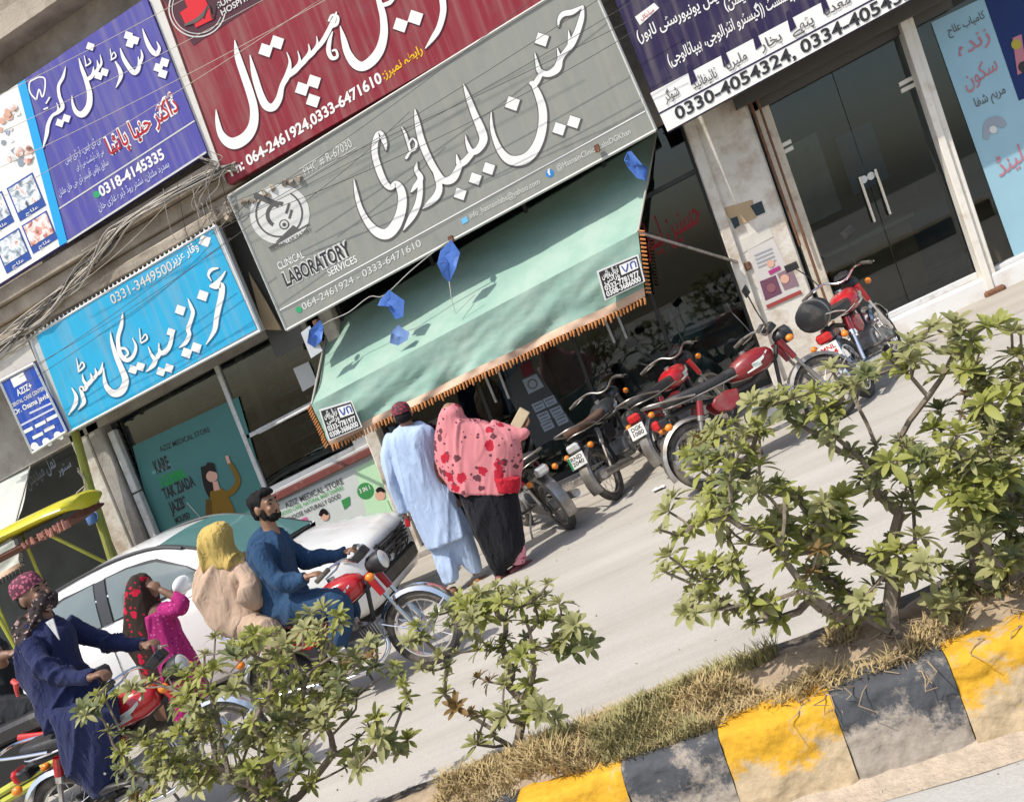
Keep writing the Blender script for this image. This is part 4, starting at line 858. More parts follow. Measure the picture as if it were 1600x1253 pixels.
# a green-yellow post with a hanging blue jug, left
ps = thing('pole', 'yellow green painted post with rope beside the white pillar', 'pole', W(*U(185, 905, 10.5)))
b = MB(W); b.tube([U(112, 655, 10.5), U(140, 760, 10.5), U(178, 880, 10.5), U(200, 950, 10.5)], [.05, .055, .06, .06], 10); b.build('post', mat('lime_paint', (.30,.33,.06), .7, 0, .25, 6, .3, 20, dirt=(.2,.17,.1), dscale=6, damt=.5), ps)
for k in range(4):
    b = MB(W); b.tube(smooth_path([U(122+rn.uniform(-6,4), 735+rn.uniform(-8,8), 10.42), U(134, 760+rn.uniform(-6,6), 10.42), U(118+k*4, 775+8*k, 10.4), U(138, 800, 10.4)], 4), .007, 5); b.build('rope', cab_m[2], ps)
jg = thing('jug', 'small blue plastic jug hanging on the yellow green post', 'jug', W(*U(146, 812, 10.4)))
c_ = U(146, 818, 10.38); b = MB(W); b.tube([c_+Vector((0,0,.0)), c_+Vector((0,0,.02)), c_+Vector((0,0,.12)), c_+Vector((0,0,.15))], [.05,.06,.065,.05], 14); b.build('body', mat('blue_plastic', (.10,.2,.42), .4), jg)
b = MB(W); b.tube(smooth_path([c_+Vector((.06,0,.13)), c_+Vector((.1,0,.1)), c_+Vector((.09,0,.04)), c_+Vector((.055,0,.03))], 4), .008, 6); b.build('handle', mat('blue_plastic', (.10,.2,.42), .4), jg)
# ------------------------------------------------------------------ motorbikes (local: x forward, y left, z up, origin on the ground between the wheels)
def arc(c, r, a0, a1, n=14): return [(c[0]+r*math.cos(R_(lerp(a0, a1, i/n))), c[1]+r*math.sin(R_(lerp(a0, a1, i/n)))) for i in range(n+1)]
glass_lamp = mat('lamp_glass', (.62,.62,.60), .12, .3, .1, 8); orange_l = mat('orange_lens', (.75,.22,.02), .3); red_l = mat('red_lens', (.5,.02,.02), .25, dirt=(.3,.1,.08), dscale=9, damt=.2)
seat_black = mat('seat_vinyl', (.022,.021,.021), .5, 0, .2, 7, .2, 60, dirt=(.1,.09,.08), dscale=6, damt=.3)
plate_m = mat('plate_white', (.62,.62,.58), .6, 0, .06, 8, dirt=(.4,.36,.3), dscale=9, damt=.3)
def fender(mb, c, r, a0, a1, w, n=14, drop=.03):
    rings = []
    for (x, z) in arc(c, r, a0, a1, n):
        d = Vector((x-c[0], 0, z-c[1])).normalized(); p = Vector((x, 0, z))
        rings.append([p+Vector((0, -w, 0))-d*drop, p+Vector((0, -w*.75, 0)), p+d*.006, p+Vector((0, w*.75, 0)), p+Vector((0, w, 0))-d*drop,
                      p+Vector((0, w*.94, 0))-d*(drop+.002), p+Vector((0, w*.7, 0))-d*.008, p-d*.004, p+Vector((0, -w*.7, 0))-d*.008, p+Vector((0, -w*.94, 0))-d*(drop+.002)])
    mb.loft(rings)
CHROME = chrome
dust_chrome = mat('dusty_chrome', (.36,.345,.32), .42, .75, .2, 14, dirt=(.24,.20,.15), dscale=8, damt=.7)
def make_bike(label, az, rear=None, origin=None, lift=0, lean=0, tank=redp, seat=seat_black, frame=blackp, plate=None, mirrors=False, tail='red', dirt=0, leg_guard=False, side=None, group=None, dusty=False):
    chrome = dust_chrome if dusty else CHROME
    hd = Vector((math.cos(az), math.sin(az), 0))
    if origin is None:
        o = UG(*rear) + hd*.58; origin = (o.x, o.y)
    loc = W(origin[0], origin[1], lift)
    B = slope_basis(az) @ Matrix.Rotation(lean, 3, 'X')
    t = thing('motorbike', label, 'motorbike', loc, B, group)
    def pt(name, m, f, par=None, bev=0, sm=35, **kw):
        b = MB(); f(b); return b.build(name, m, par or t, world=False, bev=bev, smooth=sm, **kw)
    RA, FA = Vector((-.58, 0, .285)), Vector((.62, 0, .285))
    for A in (RA, FA):
        w = pt('wheel', rubber, lambda b: (b.torus(A, (0,1,0), .248, .038, 36, 8, 1.05)))
        pt('rim', chrome, lambda b: (b.torus(A, (0,1,0), .212, .012, 32, 6, 2.2)), w)
        pt('hub', alloy, lambda b: (b.cyl(A+Vector((0,-.055,0)), A+Vector((0,.055,0)), .062, 18), b.cyl(A+Vector((0,-.09,0)), A+Vector((0,.09,0)), .014, 8)), w)
        def spokes(b):
            for i in range(18):
                a = 2*math.pi*i/18; e = Vector((math.cos(a), 0, math.sin(a))); e2 = Vector((math.cos(a+.35*(1 if i % 2 else -1)), 0, math.sin(a+.35*(1 if i % 2 else -1))))
                b.tube([A+e*.055+Vector((0, .03*(1 if i % 2 else -1), 0)), A+e2*.205], .0024, 4)
        pt('spokes', chrome, spokes, w, kind='stuff')
    for s in (-1, 1):
        pt('fork_leg', chrome, lambda b: (b.tube([FA+Vector((0, s*.078, 0)), (.535, s*.078, .52)], [.022, .022], 10), b.tube([(.535, s*.078, .52), (.475, s*.078, .70)], .014, 8)))
        pt('fork_cover', tank, lambda b: b.tube([(.49, s*.08, .64), (.44, s*.08, .82)], [.026, .03], 10))
        pt('shock_absorber', chrome, lambda b: (b.tube([(-.575, s*.115, .31), (-.475, s*.115, .53)], .017, 8), b.tube([(-.475, s*.115, .53), (-.415, s*.115, .66)], .026, 10)))
        pt('shock_cover', tank, lambda b: b.tube([(-.455, s*.116, .57), (-.405, s*.116, .68)], .029, 10))
        pt('indicator', orange_l, lambda b: b.ell((.50, s*.17, .80), (.035, .03, .03)))
        pt('indicator', orange_l, lambda b: b.ell((-.74, s*.15, .60), (.035, .03, .03)))
        pt('side_panel', side or tank, lambda b: b.ext([(-.07, .63), (-.10, .52), (-.20, .485), (-.30, .52), (-.335, .60), (-.28, .645), (-.16, .655)], s*.095, s*.125), bev=.012)
        pt('foot_peg', rubber, lambda b: b.tube([(.02, s*.09, .29), (.02, s*.26, .29)], .017, 8))
        pt('foot_peg', rubber, lambda b: b.tube([(-.28, s*.1, .33), (-.28, s*.24, .33)], .014, 8))
    pt('fender', chrome, lambda b: fender(b, (.62, .285), .318, 20, 168, .055))
    pt('fender', chrome, lambda b: fender(b, (-.58, .285), .325, 62, 200, .065))
    pt('fender_stay', chrome, lambda b: [b.tube([FA+Vector((0, s*.07, 0)), (.62+.30*math.cos(R_(a)), s*.055, .285+.30*math.sin(R_(a)))], .006, 6) for s in (-1, 1) for a in (30, 150)])
    hl = pt('headlight', tank if dirt else blackp, lambda b: b.tube([(.44, 0, .84), (.47, 0, .843), (.53, 0, .848), (.575, 0, .852)], [.04, .066, .078, .076], 18))
    pt('lens', glass_lamp, lambda b: b.tube([(.575, 0, .852), (.59, 0, .853), (.6, 0, .854)], [.071, .056, .018], 18), hl)
    pt('speedometer', blackp, lambda b: (b.cyl((.46, 0, .93), (.435, 0, .985), .05, 16), b.obox((.44, 0, .95), (.09, .14, .06), Matrix.Rotation(R_(-25), 3, 'Y'))), bev=.006)
    hb = pt('handlebar', chrome, lambda b: b.tube(smooth_path([(.23, -.36, .955), (.30, -.27, .985), (.385, -.16, .985), (.40, -.05, .925), (.40, .05, .925), (.385, .16, .985), (.30, .27, .985), (.23, .36, .955)], 5), .011, 8))
    for s in (-1, 1):
        pt('grip', rubber, lambda b: b.tube([(.30, s*.265, .985), (.225, s*.365, .953)], .018, 10), hb)
        pt('lever', chrome, lambda b: b.tube([(.36, s*.2, .985), (.36, s*.28, .965), (.30, s*.37, .945)], [.01, .007, .006], 6), hb)
        if mirrors:
            pt('mirror', blackp, lambda b: (b.tube(smooth_path([(.36, s*.2, .99), (.34, s*.23, 1.12), (.32, s*.29, 1.26)], 4), .007, 6), b.obox((.315, s*.31, 1.29), (.015, .13, .075), Matrix.Rotation(R_(s*8), 3, 'X'))), hb, bev=.006)
    def tk(b):
        secs = []
        for x, w, z0, z1 in ((.36, .05, .74, .80), (.33, .085, .69, .835), (.24, .125, .66, .865), (.12, .135, .655, .865), (.02, .115, .665, .835), (-.05, .075, .68, .79), (-.075, .04, .70, .75)):
            zc, hz = (z0+z1)/2, (z1-z0)/2
            secs.append([Vector((x, w*math.copysign(abs(math.cos(a))**.75, math.cos(a)), zc+hz*math.copysign(abs(math.sin(a))**.75, math.sin(a)))) for a in [2*math.pi*i/20 for i in range(20)]])
        b.loft(secs)
    tkm = pt('fuel_tank', tank, tk, sm=60)
    pt('filler_cap', chrome, lambda b: b.cyl((.14, 0, .86), (.14, 0, .885), .03, 14), tkm)
    for s in (-1, 1):
        def sw(b):
            P = smooth_path([(.30, 0, .80, ), (.22, 0, .755), (.12, 0, .735), (.20, 0, .72), (.06, 0, .70)], 4)
            L = []; Rr = []
            for i, q in enumerate(P):
                wd = .012*math.sin(math.pi*(i+.5)/len(P))+.004; yy = .1385 if .08 < q.x < .26 else (.128 if q.x < .26 else .108)
                L.append((q.x, s*yy, q.z+wd)); Rr.append((q.x, s*yy, q.z-wd))
            n = len(P); b.add(L+Rr, [(i, i+1, n+i+1, n+i) for i in range(n-1)])
        pt('tank_emblem', mat('emblem_white', (.62,.66,.60), .4), sw, tkm, recalc=False)
    def st(b):
        secs = []
        for x, w, z0, z1 in ((.02, .07, .745, .775), (-.02, .10, .72, .81), (-.18, .125, .715, .80), (-.34, .13, .715, .805), (-.52, .125, .725, .82), (-.64, .105, .735, .825), (-.67, .07, .755, .81)):
            zc, hz = (z0+z1)/2, (z1-z0)/2
            secs.append([Vector((x, w*math.copysign(abs(math.cos(a))**.5, math.cos(a)), zc+hz*math.copysign(abs(math.sin(a))**.5, math.sin(a)))) for a in [2*math.pi*i/18 for i in range(18)]])
        b.loft(secs)
    sm_ = pt('seat', seat, st, sm=60)
    pt('seat_trim', chrome, lambda b: b.tube(smooth_path([(-.02, -.118, .722), (-.34, -.135, .722), (-.6, -.118, .735), (-.68, 0, .75), (-.6, .118, .735), (-.34, .135, .722), (-.02, .118, .722)], 4), .007, 6), sm_)
    pt('carrier', chrome, lambda b: (b.tube(smooth_path([(-.42, -.15, .74), (-.62, -.15, .79), (-.80, -.11, .83), (-.84, 0, .835), (-.80, .11, .83), (-.62, .15, .79), (-.42, .15, .74)], 4), .010, 8)))
    pt('frame', frame, lambda b: (b.tube([(.43, 0, .80), (.38, 0, .72), (.1, 0, .62), (-.25, 0, .62), (-.45, 0, .68), (-.7, 0, .68)], .022, 8), b.tube([(.36, 0, .70), (.3, 0, .5), (.2, 0, .3), (0, 0, .25), (-.2, 0, .3)], .018, 8), b.tube([(-.2, 0, .62), (-.2, 0, .3)], .02, 8)))
    pt('swing_arm', frame, lambda b: [b.tube([(-.2, s*.06, .31), (-.4, s*.085, .30), (-.6, s*.095, .285)], .018, 8) for s in (-1, 1)] and b.tube([(-.2, -.06, .31), (-.2, .06, .31)], .02, 8))
    pt('chain_case', frame, lambda b: b.ext([(p[0], p[1]) for p in arc((-.58, .285), .075, 90, 270, 8)]+[(-.15, .245), (-.12, .29), (-.15, .345)], .085, .105), bev=.006)
    eng = pt('engine', alloy, lambda b: (b.ext(arc((.02, .34), .11, 60, 300, 12)+[(.16, .26), (.2, .34), (.16, .42)], -.11, .11), b.cyl((.06, -.15, .33), (.06, -.11, .33), .085, 18), b.cyl((.04, .11, .34), (.04, .145, .34), .095, 18)), bev=.008)
    pt('cylinder', alloy, lambda b: [b.obox((.20+.022*i, 0, .385+.004*i), (.010, .15, .14), Matrix.Rotation(R_(-8), 3, 'Y')) for i in range(7)] and b.obox((.27, 0, .395), (.18, .10, .10), Matrix.Rotation(R_(-8), 3, 'Y')), eng)
    pt('carburettor', steel, lambda b: (b.obox((.14, .01, .50), (.07, .06, .09)), b.tube([(.16, 0, .5), (.24, 0, .46)], .02, 8)), bev=.01)
    pt('exhaust', chrome, lambda b: b.tube(smooth_path([(.33, -.03, .36), (.34, -.08, .27), (.22, -.125, .19), (.0, -.14, .19), (-.15, -.14, .205), (-.2, -.14, .215), (-.3, -.145, .235), (-.8, -.15, .30), (-.82, -.15, .303)], 3), [.017]*13+[.02, .024, .03, .034]+[.04]*4+[.041]*3+[.03], 12))
    pt('kick_lever', chrome, lambda b: b.tube(smooth_path([(-.02, -.12, .33), (-.05, -.17, .36), (-.07, -.17, .47), (-.07, -.24, .49)], 4), .009, 6))
    pt('gear_pedal', chrome, lambda b: b.tube([(.06, .13, .28), (.16, .16, .30), (.18, .2, .3)], .008, 6))
    pt('kick_stand', steel, lambda b: b.tube([(-.03, .08, .26), (-.05, .2, .10), (-.06, .235, .012+.0)], .011, 6))
    tl = pt('tail_light', red_l if tail == 'red' else glass_lamp, lambda b: b.obox((-.80, 0, .655), (.06, .14, .09)), bev=.022)
    pt('lamp_bracket', blackp, lambda b: b.obox((-.74, 0, .65), (.09, .13, .07)), bev=.012)
    if plate:
        pl_ = pt('number_plate', plate_m, lambda b: b.obox((-.862, 0, .54), (.006, .19, .13), Matrix.Rotation(R_(14), 3, 'Y')), bev=.003)
        rr = Matrix.Rotation(R_(14), 3, 'Y')
        def pltxt(lines, m, bar):
            b = MB()
            for i, s_ in enumerate(lines):
                v, f = glyphs(s_, .02); x0 = min(q[0] for q in v); x1 = max(q[0] for q in v)
                b.add([Vector((-.862, 0, .54)) + rr @ Vector((-.0045, .06-.135*(q[0]-x0)/(x1-x0), (.012-.05*i)+q[1]*.055)) for q in v], f)
            b.build('plate_lettering', m, pl_, world=False, smooth=0, recalc=False, kind='stuff')
            if bar:
                b = MB(); b.add([Vector((-.862, 0, .54)) + rr @ Vector((-.0042, y, z)) for y, z in ((.092, -.06), (.068, -.06), (.068, .06), (.092, .06))], [(0, 1, 2, 3)]); b.build('plate_band', bar, pl_, world=False, smooth=0)
        pltxt(plate[0], plate[1], plate[2])
    if leg_guard:
        pt('leg_guard', chrome, lambda b: b.tube(smooth_path([(.38, -.04, .64), (.36, -.25, .55), (.33, -.27, .34), (.27, -.05, .24), (.27, .05, .24), (.33, .27, .34), (.36, .25, .55), (.38, .04, .64)], 4), .012, 8))
    return t
G1 = 'motorbikes parked before the laboratory'
grn = ink('plate_green', '#1d7a4a')
bikeA = make_bike('parked motorbike seen from behind beside the woman in the pink shawl', R_(122), rear=(893, 826), lean=R_(-7), tail='clear', plate=None, tank=mat('dark_red_paint', (.16,.01,.014), .3, 0, .1, 3, coat=.5), side=blackp, dusty=True, group=G1)
bikeB = make_bike('dusty parked motorbike with brown seat cover and green-banded plate', R_(72), rear=(968, 778), lean=R_(-8), tail='clear', seat=fabric('brown_cover', (.11,.06,.04), .2, .5, 30), tank=mat('black_tank', (.03,.032,.034), .3, 0, .1, 3, coat=.5, dirt=(.2,.18,.15), dscale=5, damt=.4), plate=(('RND', '2040'), ik, grn), dirt=1, side=blackp, dusty=True, group=G1)
bikeC = make_bike('parked red motorbike with round red tail light and tall mirrors', R_(62), rear=(1066, 732), lean=R_(-8), plate=(('DGK', '1080'), ik, None), mirrors=True, dusty=True, group=G1)
bikeD = make_bike('parked motorbike with red tank turned side-on near the pillar', R_(18), rear=(1120, 758), lean=R_(-9), mirrors=True, dusty=True, tank=mat('dull_red_paint', (.22,.014,.016), .35, 0, .15, 3, coat=.3, dirt=(.2,.1,.08), dscale=6, damt=.4), group=G1)
bikeE = make_bike('motorbike with black box behind the seat parked at the marble step', R_(66), rear=(1362, 618), lean=R_(-7), plate=(('MNL', '814'), ir, None), mirrors=True)
# the black carrier box strapped on the last bike
b = MB(); b.tube([(-.86, 0, .86), (-.84, 0, .86), (-.66, 0, .865), (-.58, 0, .865), (-.56, 0, .865)], [.08, .125, .135, .125, .08], 20); bx_ = b.build('carrier_box', blackp, bikeE, world=False, smooth=50)
b = MB(); b.torus((-.72, 0, .863), (1, 0, 0), .136, .008, 24, 6); b.build('box_strap', steel, bx_, world=False)
bike1 = make_bike('red motorbike ridden by the man in blue with a passenger', 0.0, origin=(-3.22, 6.3), lean=0, leg_guard=False)
bike2 = make_bike('motorbike of the capped man in navy half hidden by the shrub', R_(4), origin=(-4.22, 5.12), lift=.10)

# ------------------------------------------------------------------ the white car behind the riders
car_w = mat('car_white', (.78,.78,.77), .25, 0, .02, 3, coat=.6, spec=.5, dirt=(.62,.58,.52), dscale=2.5, damt=.3)
car_g = glass_mat('car_glass', (.30,.36,.35), .75, .03)
cr = thing('car', 'white crossover car with dark front end waiting behind the riders', 'car', W(-5.5, 8.4, 0))
YC = 8.42
def interp(L, sub=4):
    out = []
    for i in range(len(L)-1):
        p0, p1, p2, p3 = L[max(i-1, 0)], L[i], L[i+1], L[min(i+2, len(L)-1)]
        for j in range(sub):
            t = j/sub; out.append(tuple(.5*((2*b) + (c-a)*t + (2*a-5*b+4*c-d)*t*t + (3*b-a-3*c+d)*t**3) for a, b, c, d in zip(p0, p1, p2, p3)))
    return out+[L[-1]]
def csec(x, hs, w, hb=.2):        # one cross-section of the lower body
    pts = []
    for q, z in ((.80, hb), (.95, hb+.06), (1.0, .44), (1.0, .62), (.985, .74), (.97, .5*(hs+.72)), (.935, hs-.06), (.88, hs-.02), (.80, hs), (.45, hs+.018), (0, hs+.025)):
        pts.append((q*w, min(z, hs+.025)))
    full = [(YC-a, z) for a, z in pts] + [(YC+a, z) for a, z in pts[-2::-1]]
    return [Vector((x, y, z)) for y, z in full]
st_ = interp([(-3.52, .66, .52, .32), (-3.56, .76, .64, .26), (-3.68, .84, .73, .22), (-3.9, .91, .785, .21), (-4.2, .97, .81, .21), (-4.6, 1.05, .82, .21), (-5.1, 1.10, .82, .21), (-5.7, 1.12, .82, .21), (-6.4, 1.13, .82, .21), (-7.1, 1.14, .80, .22), (-7.5, 1.1, .74, .26), (-7.62, 1.0, .62, .34)], 3)
b = MB(W); b.loft([csec(*q) for q in st_]); b.build('body', car_w, cr, smooth=50)
HB = 1.09
gh = interp([(-4.55, 1.075, .73, .70), (-4.85, 1.27, .72, .645), (-5.15, 1.45, .715, .60), (-5.5, 1.60, .71, .575), (-5.95, 1.665, .71, .57), (-6.5, 1.66, .71, .565), (-7.0, 1.60, .70, .56), (-7.3, 1.42, .69, .56), (-7.52, 1.11, .66, .58)], 4)
def gsec(x, hr, wb, wr):
    hb = HB-.02
    a = [(wb+.04, hb), (lerp(wb, wr, .5)+.045, lerp(hb, hr, .55)), (wr+.03, hr-.06), (wr-.01, hr-.018), (wr-.08, hr), (wr*.5, hr+.02), (0, hr+.026)]
    return [Vector((x, YC-q, z)) for q, z in a] + [Vector((x, YC+q, z)) for q, z in a[-2::-1]]
b = MB(W); b.loft([gsec(*q) for q in gh]); b.build('cabin', car_w, cr, smooth=50)
def sideY(x, z, off=.004):
    for i in range(len(gh)-1):
        if gh[i+1][0] <= x <= gh[i][0]:
            t = (x-gh[i][0])/(gh[i+1][0]-gh[i][0]); hr, wb, wr = [lerp(gh[i][k], gh[i+1][k], t) for k in (1, 2, 3)]
            hb = HB-.02; m_ = lerp(hb, hr, .55); mid = lerp(wb, wr, .5)+.045
            w = lerp(wb+.04, mid, (z-hb)/max(.01, m_-hb)) if z < m_ else lerp(mid, wr+.03, min(1, (z-m_)/max(.01, hr-.06-m_)))
            return w+off
    return .7
rubber_b = mat('window_seal', (.02,.02,.022), .5)
win_m = mat('car_window', (.15,.185,.18), .07, 0, .15, 3, spec=.9)
for s in (-1, 1):
    wins = (('window', [(-4.98, 1.17), (-5.2, 1.33), (-5.5, 1.49), (-5.8, 1.545), (-6.06, 1.555), (-6.06, 1.17)]), ('pillar_trim', [(-6.08, 1.165), (-6.08, 1.56), (-6.2, 1.56), (-6.2, 1.165)]), ('window', [(-6.22, 1.17), (-6.22, 1.555), (-6.6, 1.545), (-6.95, 1.47), (-7.12, 1.3), (-7.12, 1.18)]))
    for nm, poly in wins:
        for nm2, m_, off, grow in ((('window_seal', rubber_b, .004, .028), (nm, win_m, .009, 0)) if nm == 'window' else ((nm, mat('pillar_black', (.05,.052,.055), .3), .012, 0),)):
            cx = sum(q[0] for q in poly)/len(poly); cz = sum(q[1] for q in poly)/len(poly)
            P_ = []
            for i in range(len(poly)):
                a, c = Vector(poly[i]), Vector(poly[(i+1) % len(poly)])
                for k in range(4): P_.append(a.lerp(c, k/4))
            P_ = [Vector((cx, cz)) + (q-Vector((cx, cz)))*(1+grow/max(.05, (q-Vector((cx, cz))).length)) for q in P_]
            b = MB(W); n = len(P_); vs = []
            for t in (1, .66, .33): vs += [(cx+(q.x-cx)*t, YC+s*sideY(cx+(q.x-cx)*t, cz+(q.y-cz)*t, off), cz+(q.y-cz)*t) for q in P_]
            vs.append((cx, YC+s*sideY(cx, cz, off), cz))
            b.add(vs, [(k*n+i, k*n+(i+1) % n, (k+1)*n+(i+1) % n, (k+1)*n+i) for k in range(2) for i in range(n)] + [(2*n+i, 2*n+(i+1) % n, 3*n) for i in range(n)]); b.build(nm2, m_, cr, smooth=60)
    m = MB(W); m.ell((-5.12, YC+s*.95, 1.215), (.055, .135, .08)); m.obox((-5.14, YC+s*.83, 1.16), (.06, .16, .04)); mo = m.build('mirror', car_w, cr, smooth=60)
    m = MB(W); m.ell((-5.145, YC+s*.955, 1.195), (.05, .125, .072)); m.build('mirror_glass', rubber_b, mo)
    for x in (-4.94, -6.14, -7.0):
        m = MB(W); m.tube([(x, YC+s*.822, .30), (x+.01, YC+s*.824, .66), (x, YC+s*.80, .95), (x, YC+s*.775, 1.08)], .004, 4); m.build('door_seam', rubber_b, cr)
    for x in (-5.94, -6.84):
        m = MB(W); m.obox((x, YC+s*.825, .94), (.18, .03, .035)); m.build('door_handle', car_w, cr, bev=.008)
    m = MB(W); m.tube([(q[0], YC+s*(q[3]-.015), q[1]+.004) for q in gh if q[0] < -5.2 and q[0] > -7.25], .016, 6); m.build('roof_rail', rubber_b, cr)
    m = MB(W); m.tube([(q[0]+.012, YC+s*(q[3]-.035), q[1]+.006) for q in gh if q[0] > -5.6], .013, 6); m.build('screen_seal', rubber_b, cr)
    m = MB(W); m.ell((-3.68, YC+s*.58, .76), (.13, .16, .075)); m.build('headlight', glass_lamp, cr)
for x in (-4.2, -6.85):
    for s in (-1, 1):
        m = MB(W); c_ = Vector((x, YC+s*.74, .31)); m.torus(c_, (0,1,0), .235, .078, 28, 8, 1.1); w_ = m.build('wheel', rubber, cr)
        m = MB(W); m.cyl(c_+Vector((0, s*-.05, 0)), c_+Vector((0, s*.068, 0)), .19, 20); m.build('rim', alloy, w_)
        m = MB(W); m.cyl(c_+Vector((0, s*.0, 0.03)), c_+Vector((0, s*.078, 0.03)), .36, 24); m.build('wheel_arch', rubber_b, cr)
m = MB(W); fr = [q for q in gh if q[0] >= -5.52]; n_ = len(fr)
m.add([(q[0]+.012, YC+u*(q[3]-.05), q[1]+.006+.022*(1-abs(u))**.7+.004) for q in fr for u in (-1, -.5, 0, .5, 1)], [(i*5+j, i*5+j+1, (i+1)*5+j+1, (i+1)*5+j) for i in range(n_-1) for j in range(4)])
m.build('windscreen', mat('windscreen_glass', (.10,.22,.21), .06, 0, .1, 2, spec=.9), cr, smooth=60)
m = MB(W); m.box(-3.60, -3.49, YC-.5, YC+.5, .34, .50); bp_ = m.build('bumper', blackp, cr, bev=.03)
m = MB(W)
for i in range(5): m.box(-3.60, -3.50, YC-.42, YC+.42, .56+.036*i, .577+.036*i)
m.build('grille', blackp, bp_)
m = MB(W); rn = random.Random(2)
for i in range(26):
    m.tube([(-3.505-rn.random()*.05, YC+rn.uniform(-.42, .42), rn.uniform(.42, .74)) for k in range(3)], .011, 5)
m.build('exposed_pipes', blackp, bp_, kind='stuff')
m = MB(W); m.tube([(-4.56, YC-.62, 1.075), (-4.53, YC, 1.10), (-4.56, YC+.62, 1.075)], .02, 6); m.build('wiper_cowl', rubber_b, cr)

# ------------------------------------------------------------------ motor rickshaw cut by the left edge
ry = mat('rickshaw_yellow', (.55,.50,.02), .35, 0, .06, 3, dirt=(.35,.3,.08), dscale=5, damt=.3, coat=.3); rg = mat('lime_frame', (.42,.42,.05), .5, 0, .15, 6, dirt=(.2,.18,.08), dscale=8, damt=.3)
rk = thing('rickshaw', 'motor rickshaw with yellow roof standing behind the white car', 'rickshaw', W(-8.4, 9.3, 0))
e0 = U(97, 797, 8.9)
b = MB(W)
rings = []
for x, h, w in ((e0.x+.02, e0.z-.02, .25), (e0.x-.04, e0.z+.01, .38), (e0.x-.3, e0.z+.03, .42), (e0.x-.9, e0.z+.05, .42), (e0.x-1.9, e0.z+.03, .42), (e0.x-2.1, e0.z, .35)):
    rings.append([Vector((x, 9.3+w*math.cos(a), h+(.10*math.sin(a) if math.sin(a) > 0 else .06*math.sin(a)))) for a in [2*math.pi*i/18 for i in range(18)]])
b.loft(rings); b.build('roof', ry, rk, smooth=50)
b = MB(W); b.loft([[Vector((x, 9.3+w*math.cos(a), h+.04*math.sin(a))) for a in [2*math.pi*i/18 for i in range(18)]] for x, h, w in ((e0.x-.02, e0.z-.11, .32), (e0.x-.3, e0.z-.14, .38), (e0.x-1.9, e0.z-.14, .38))]); b.build('roof_lining', fabric('maroon_lining', (.12,.05,.035), .3), rk)
b = MB(W); rn = random.Random(9)
for i in range(26):
    p_ = Vector((e0.x-.03-rn.random()*.6, 8.9+rn.random()*.08, e0.z-.09-.03*rn.random())); b.tube([p_, p_+Vector((rn.uniform(-.02, .02), 0, -.05-.05*rn.random()))], [.014, .02], 5)
b.build('tassels', fabric('tassel_cloth', (.35,.16,.12), .3), rk, kind='stuff')
b = MB(W); b.tube([U(70, 832, 9.2), U(168, 880, 9.6)], .02, 8); b.build('roof_brace', rg, rk)
for x, y in ((e0.x-1.2, 9.62), (e0.x-1.9, 9.62), (e0.x-1.9, 8.98)):
    b = MB(W); b.tube([(x, y, .35), (x, y, e0.z)], .02); b.build('post', rg, rk)
b = MB(W); b.box(e0.x-2, e0.x-.1, 8.98, 9.62, .32, .42); b.build('floor', blackp, rk, bev=.01)
b = MB(W); b.box(e0.x-1.6, e0.x-.8, 9.0, 9.6, .5, .75); b.build('seat', seat_black, rk, bev=.04)
for x, y in ((e0.x-1.5, 8.98), (e0.x-1.5, 9.62), (e0.x+.1, 9.3)):
    b = MB(W); b.torus((x, y, .24), (0, 1, 0), .18, .06, 24, 8); b.build('wheel', rubber, rk)

r2 = thing('rickshaw', 'open back of a lime framed rickshaw with black seat at the lower left edge', 'rickshaw', W(-6.6, 6.3, 0))
for pts in ([(-30, 915), (56, 1066)], [(-20, 968), (34, 1060)]):
    b = MB(W); b.tube([U(*pts[0], 6.9), U(*pts[1], 6.9)], .02, 8); b.build('frame_tube', rg, r2)
for a_, c_ in (((-90, 1292), (92, 1184)), ((-60, 1290), (88, 1203))):
    b = MB(W); b.tube([U(*a_, 5.75), U(*c_, 5.75)], .03, 8); b.build('floor_beam', rg, r2)
q0, q1 = U(-90, 1160, 6.2), U(86, 1085, 6.2)
b = MB(W); b.box(q0.x-.3, q1.x, 6.0, 6.9, q1.z-.17, q1.z-.03); b.build('seat', seat_black, r2, bev=.03)
b = MB(W); b.box(q0.x-.3, q1.x-.02, 6.02, 6.88, .30, q1.z-.18); b.build('body', mat('rickshaw_black', (.015,.015,.016), .5), r2, bev=.02)
u0, u1 = U(30, 1152, 5.98), U(74, 1147, 5.98); b = MB(W); b.tube([u0, u1], .025, 10); b.build('reflector', red_l, r2)
for y in (5.95, 6.95):
    b = MB(W); b.torus((q1.x-.5, y, .23), (0, 1, 0), .17, .06, 24, 8); b.build('wheel', rubber, r2)
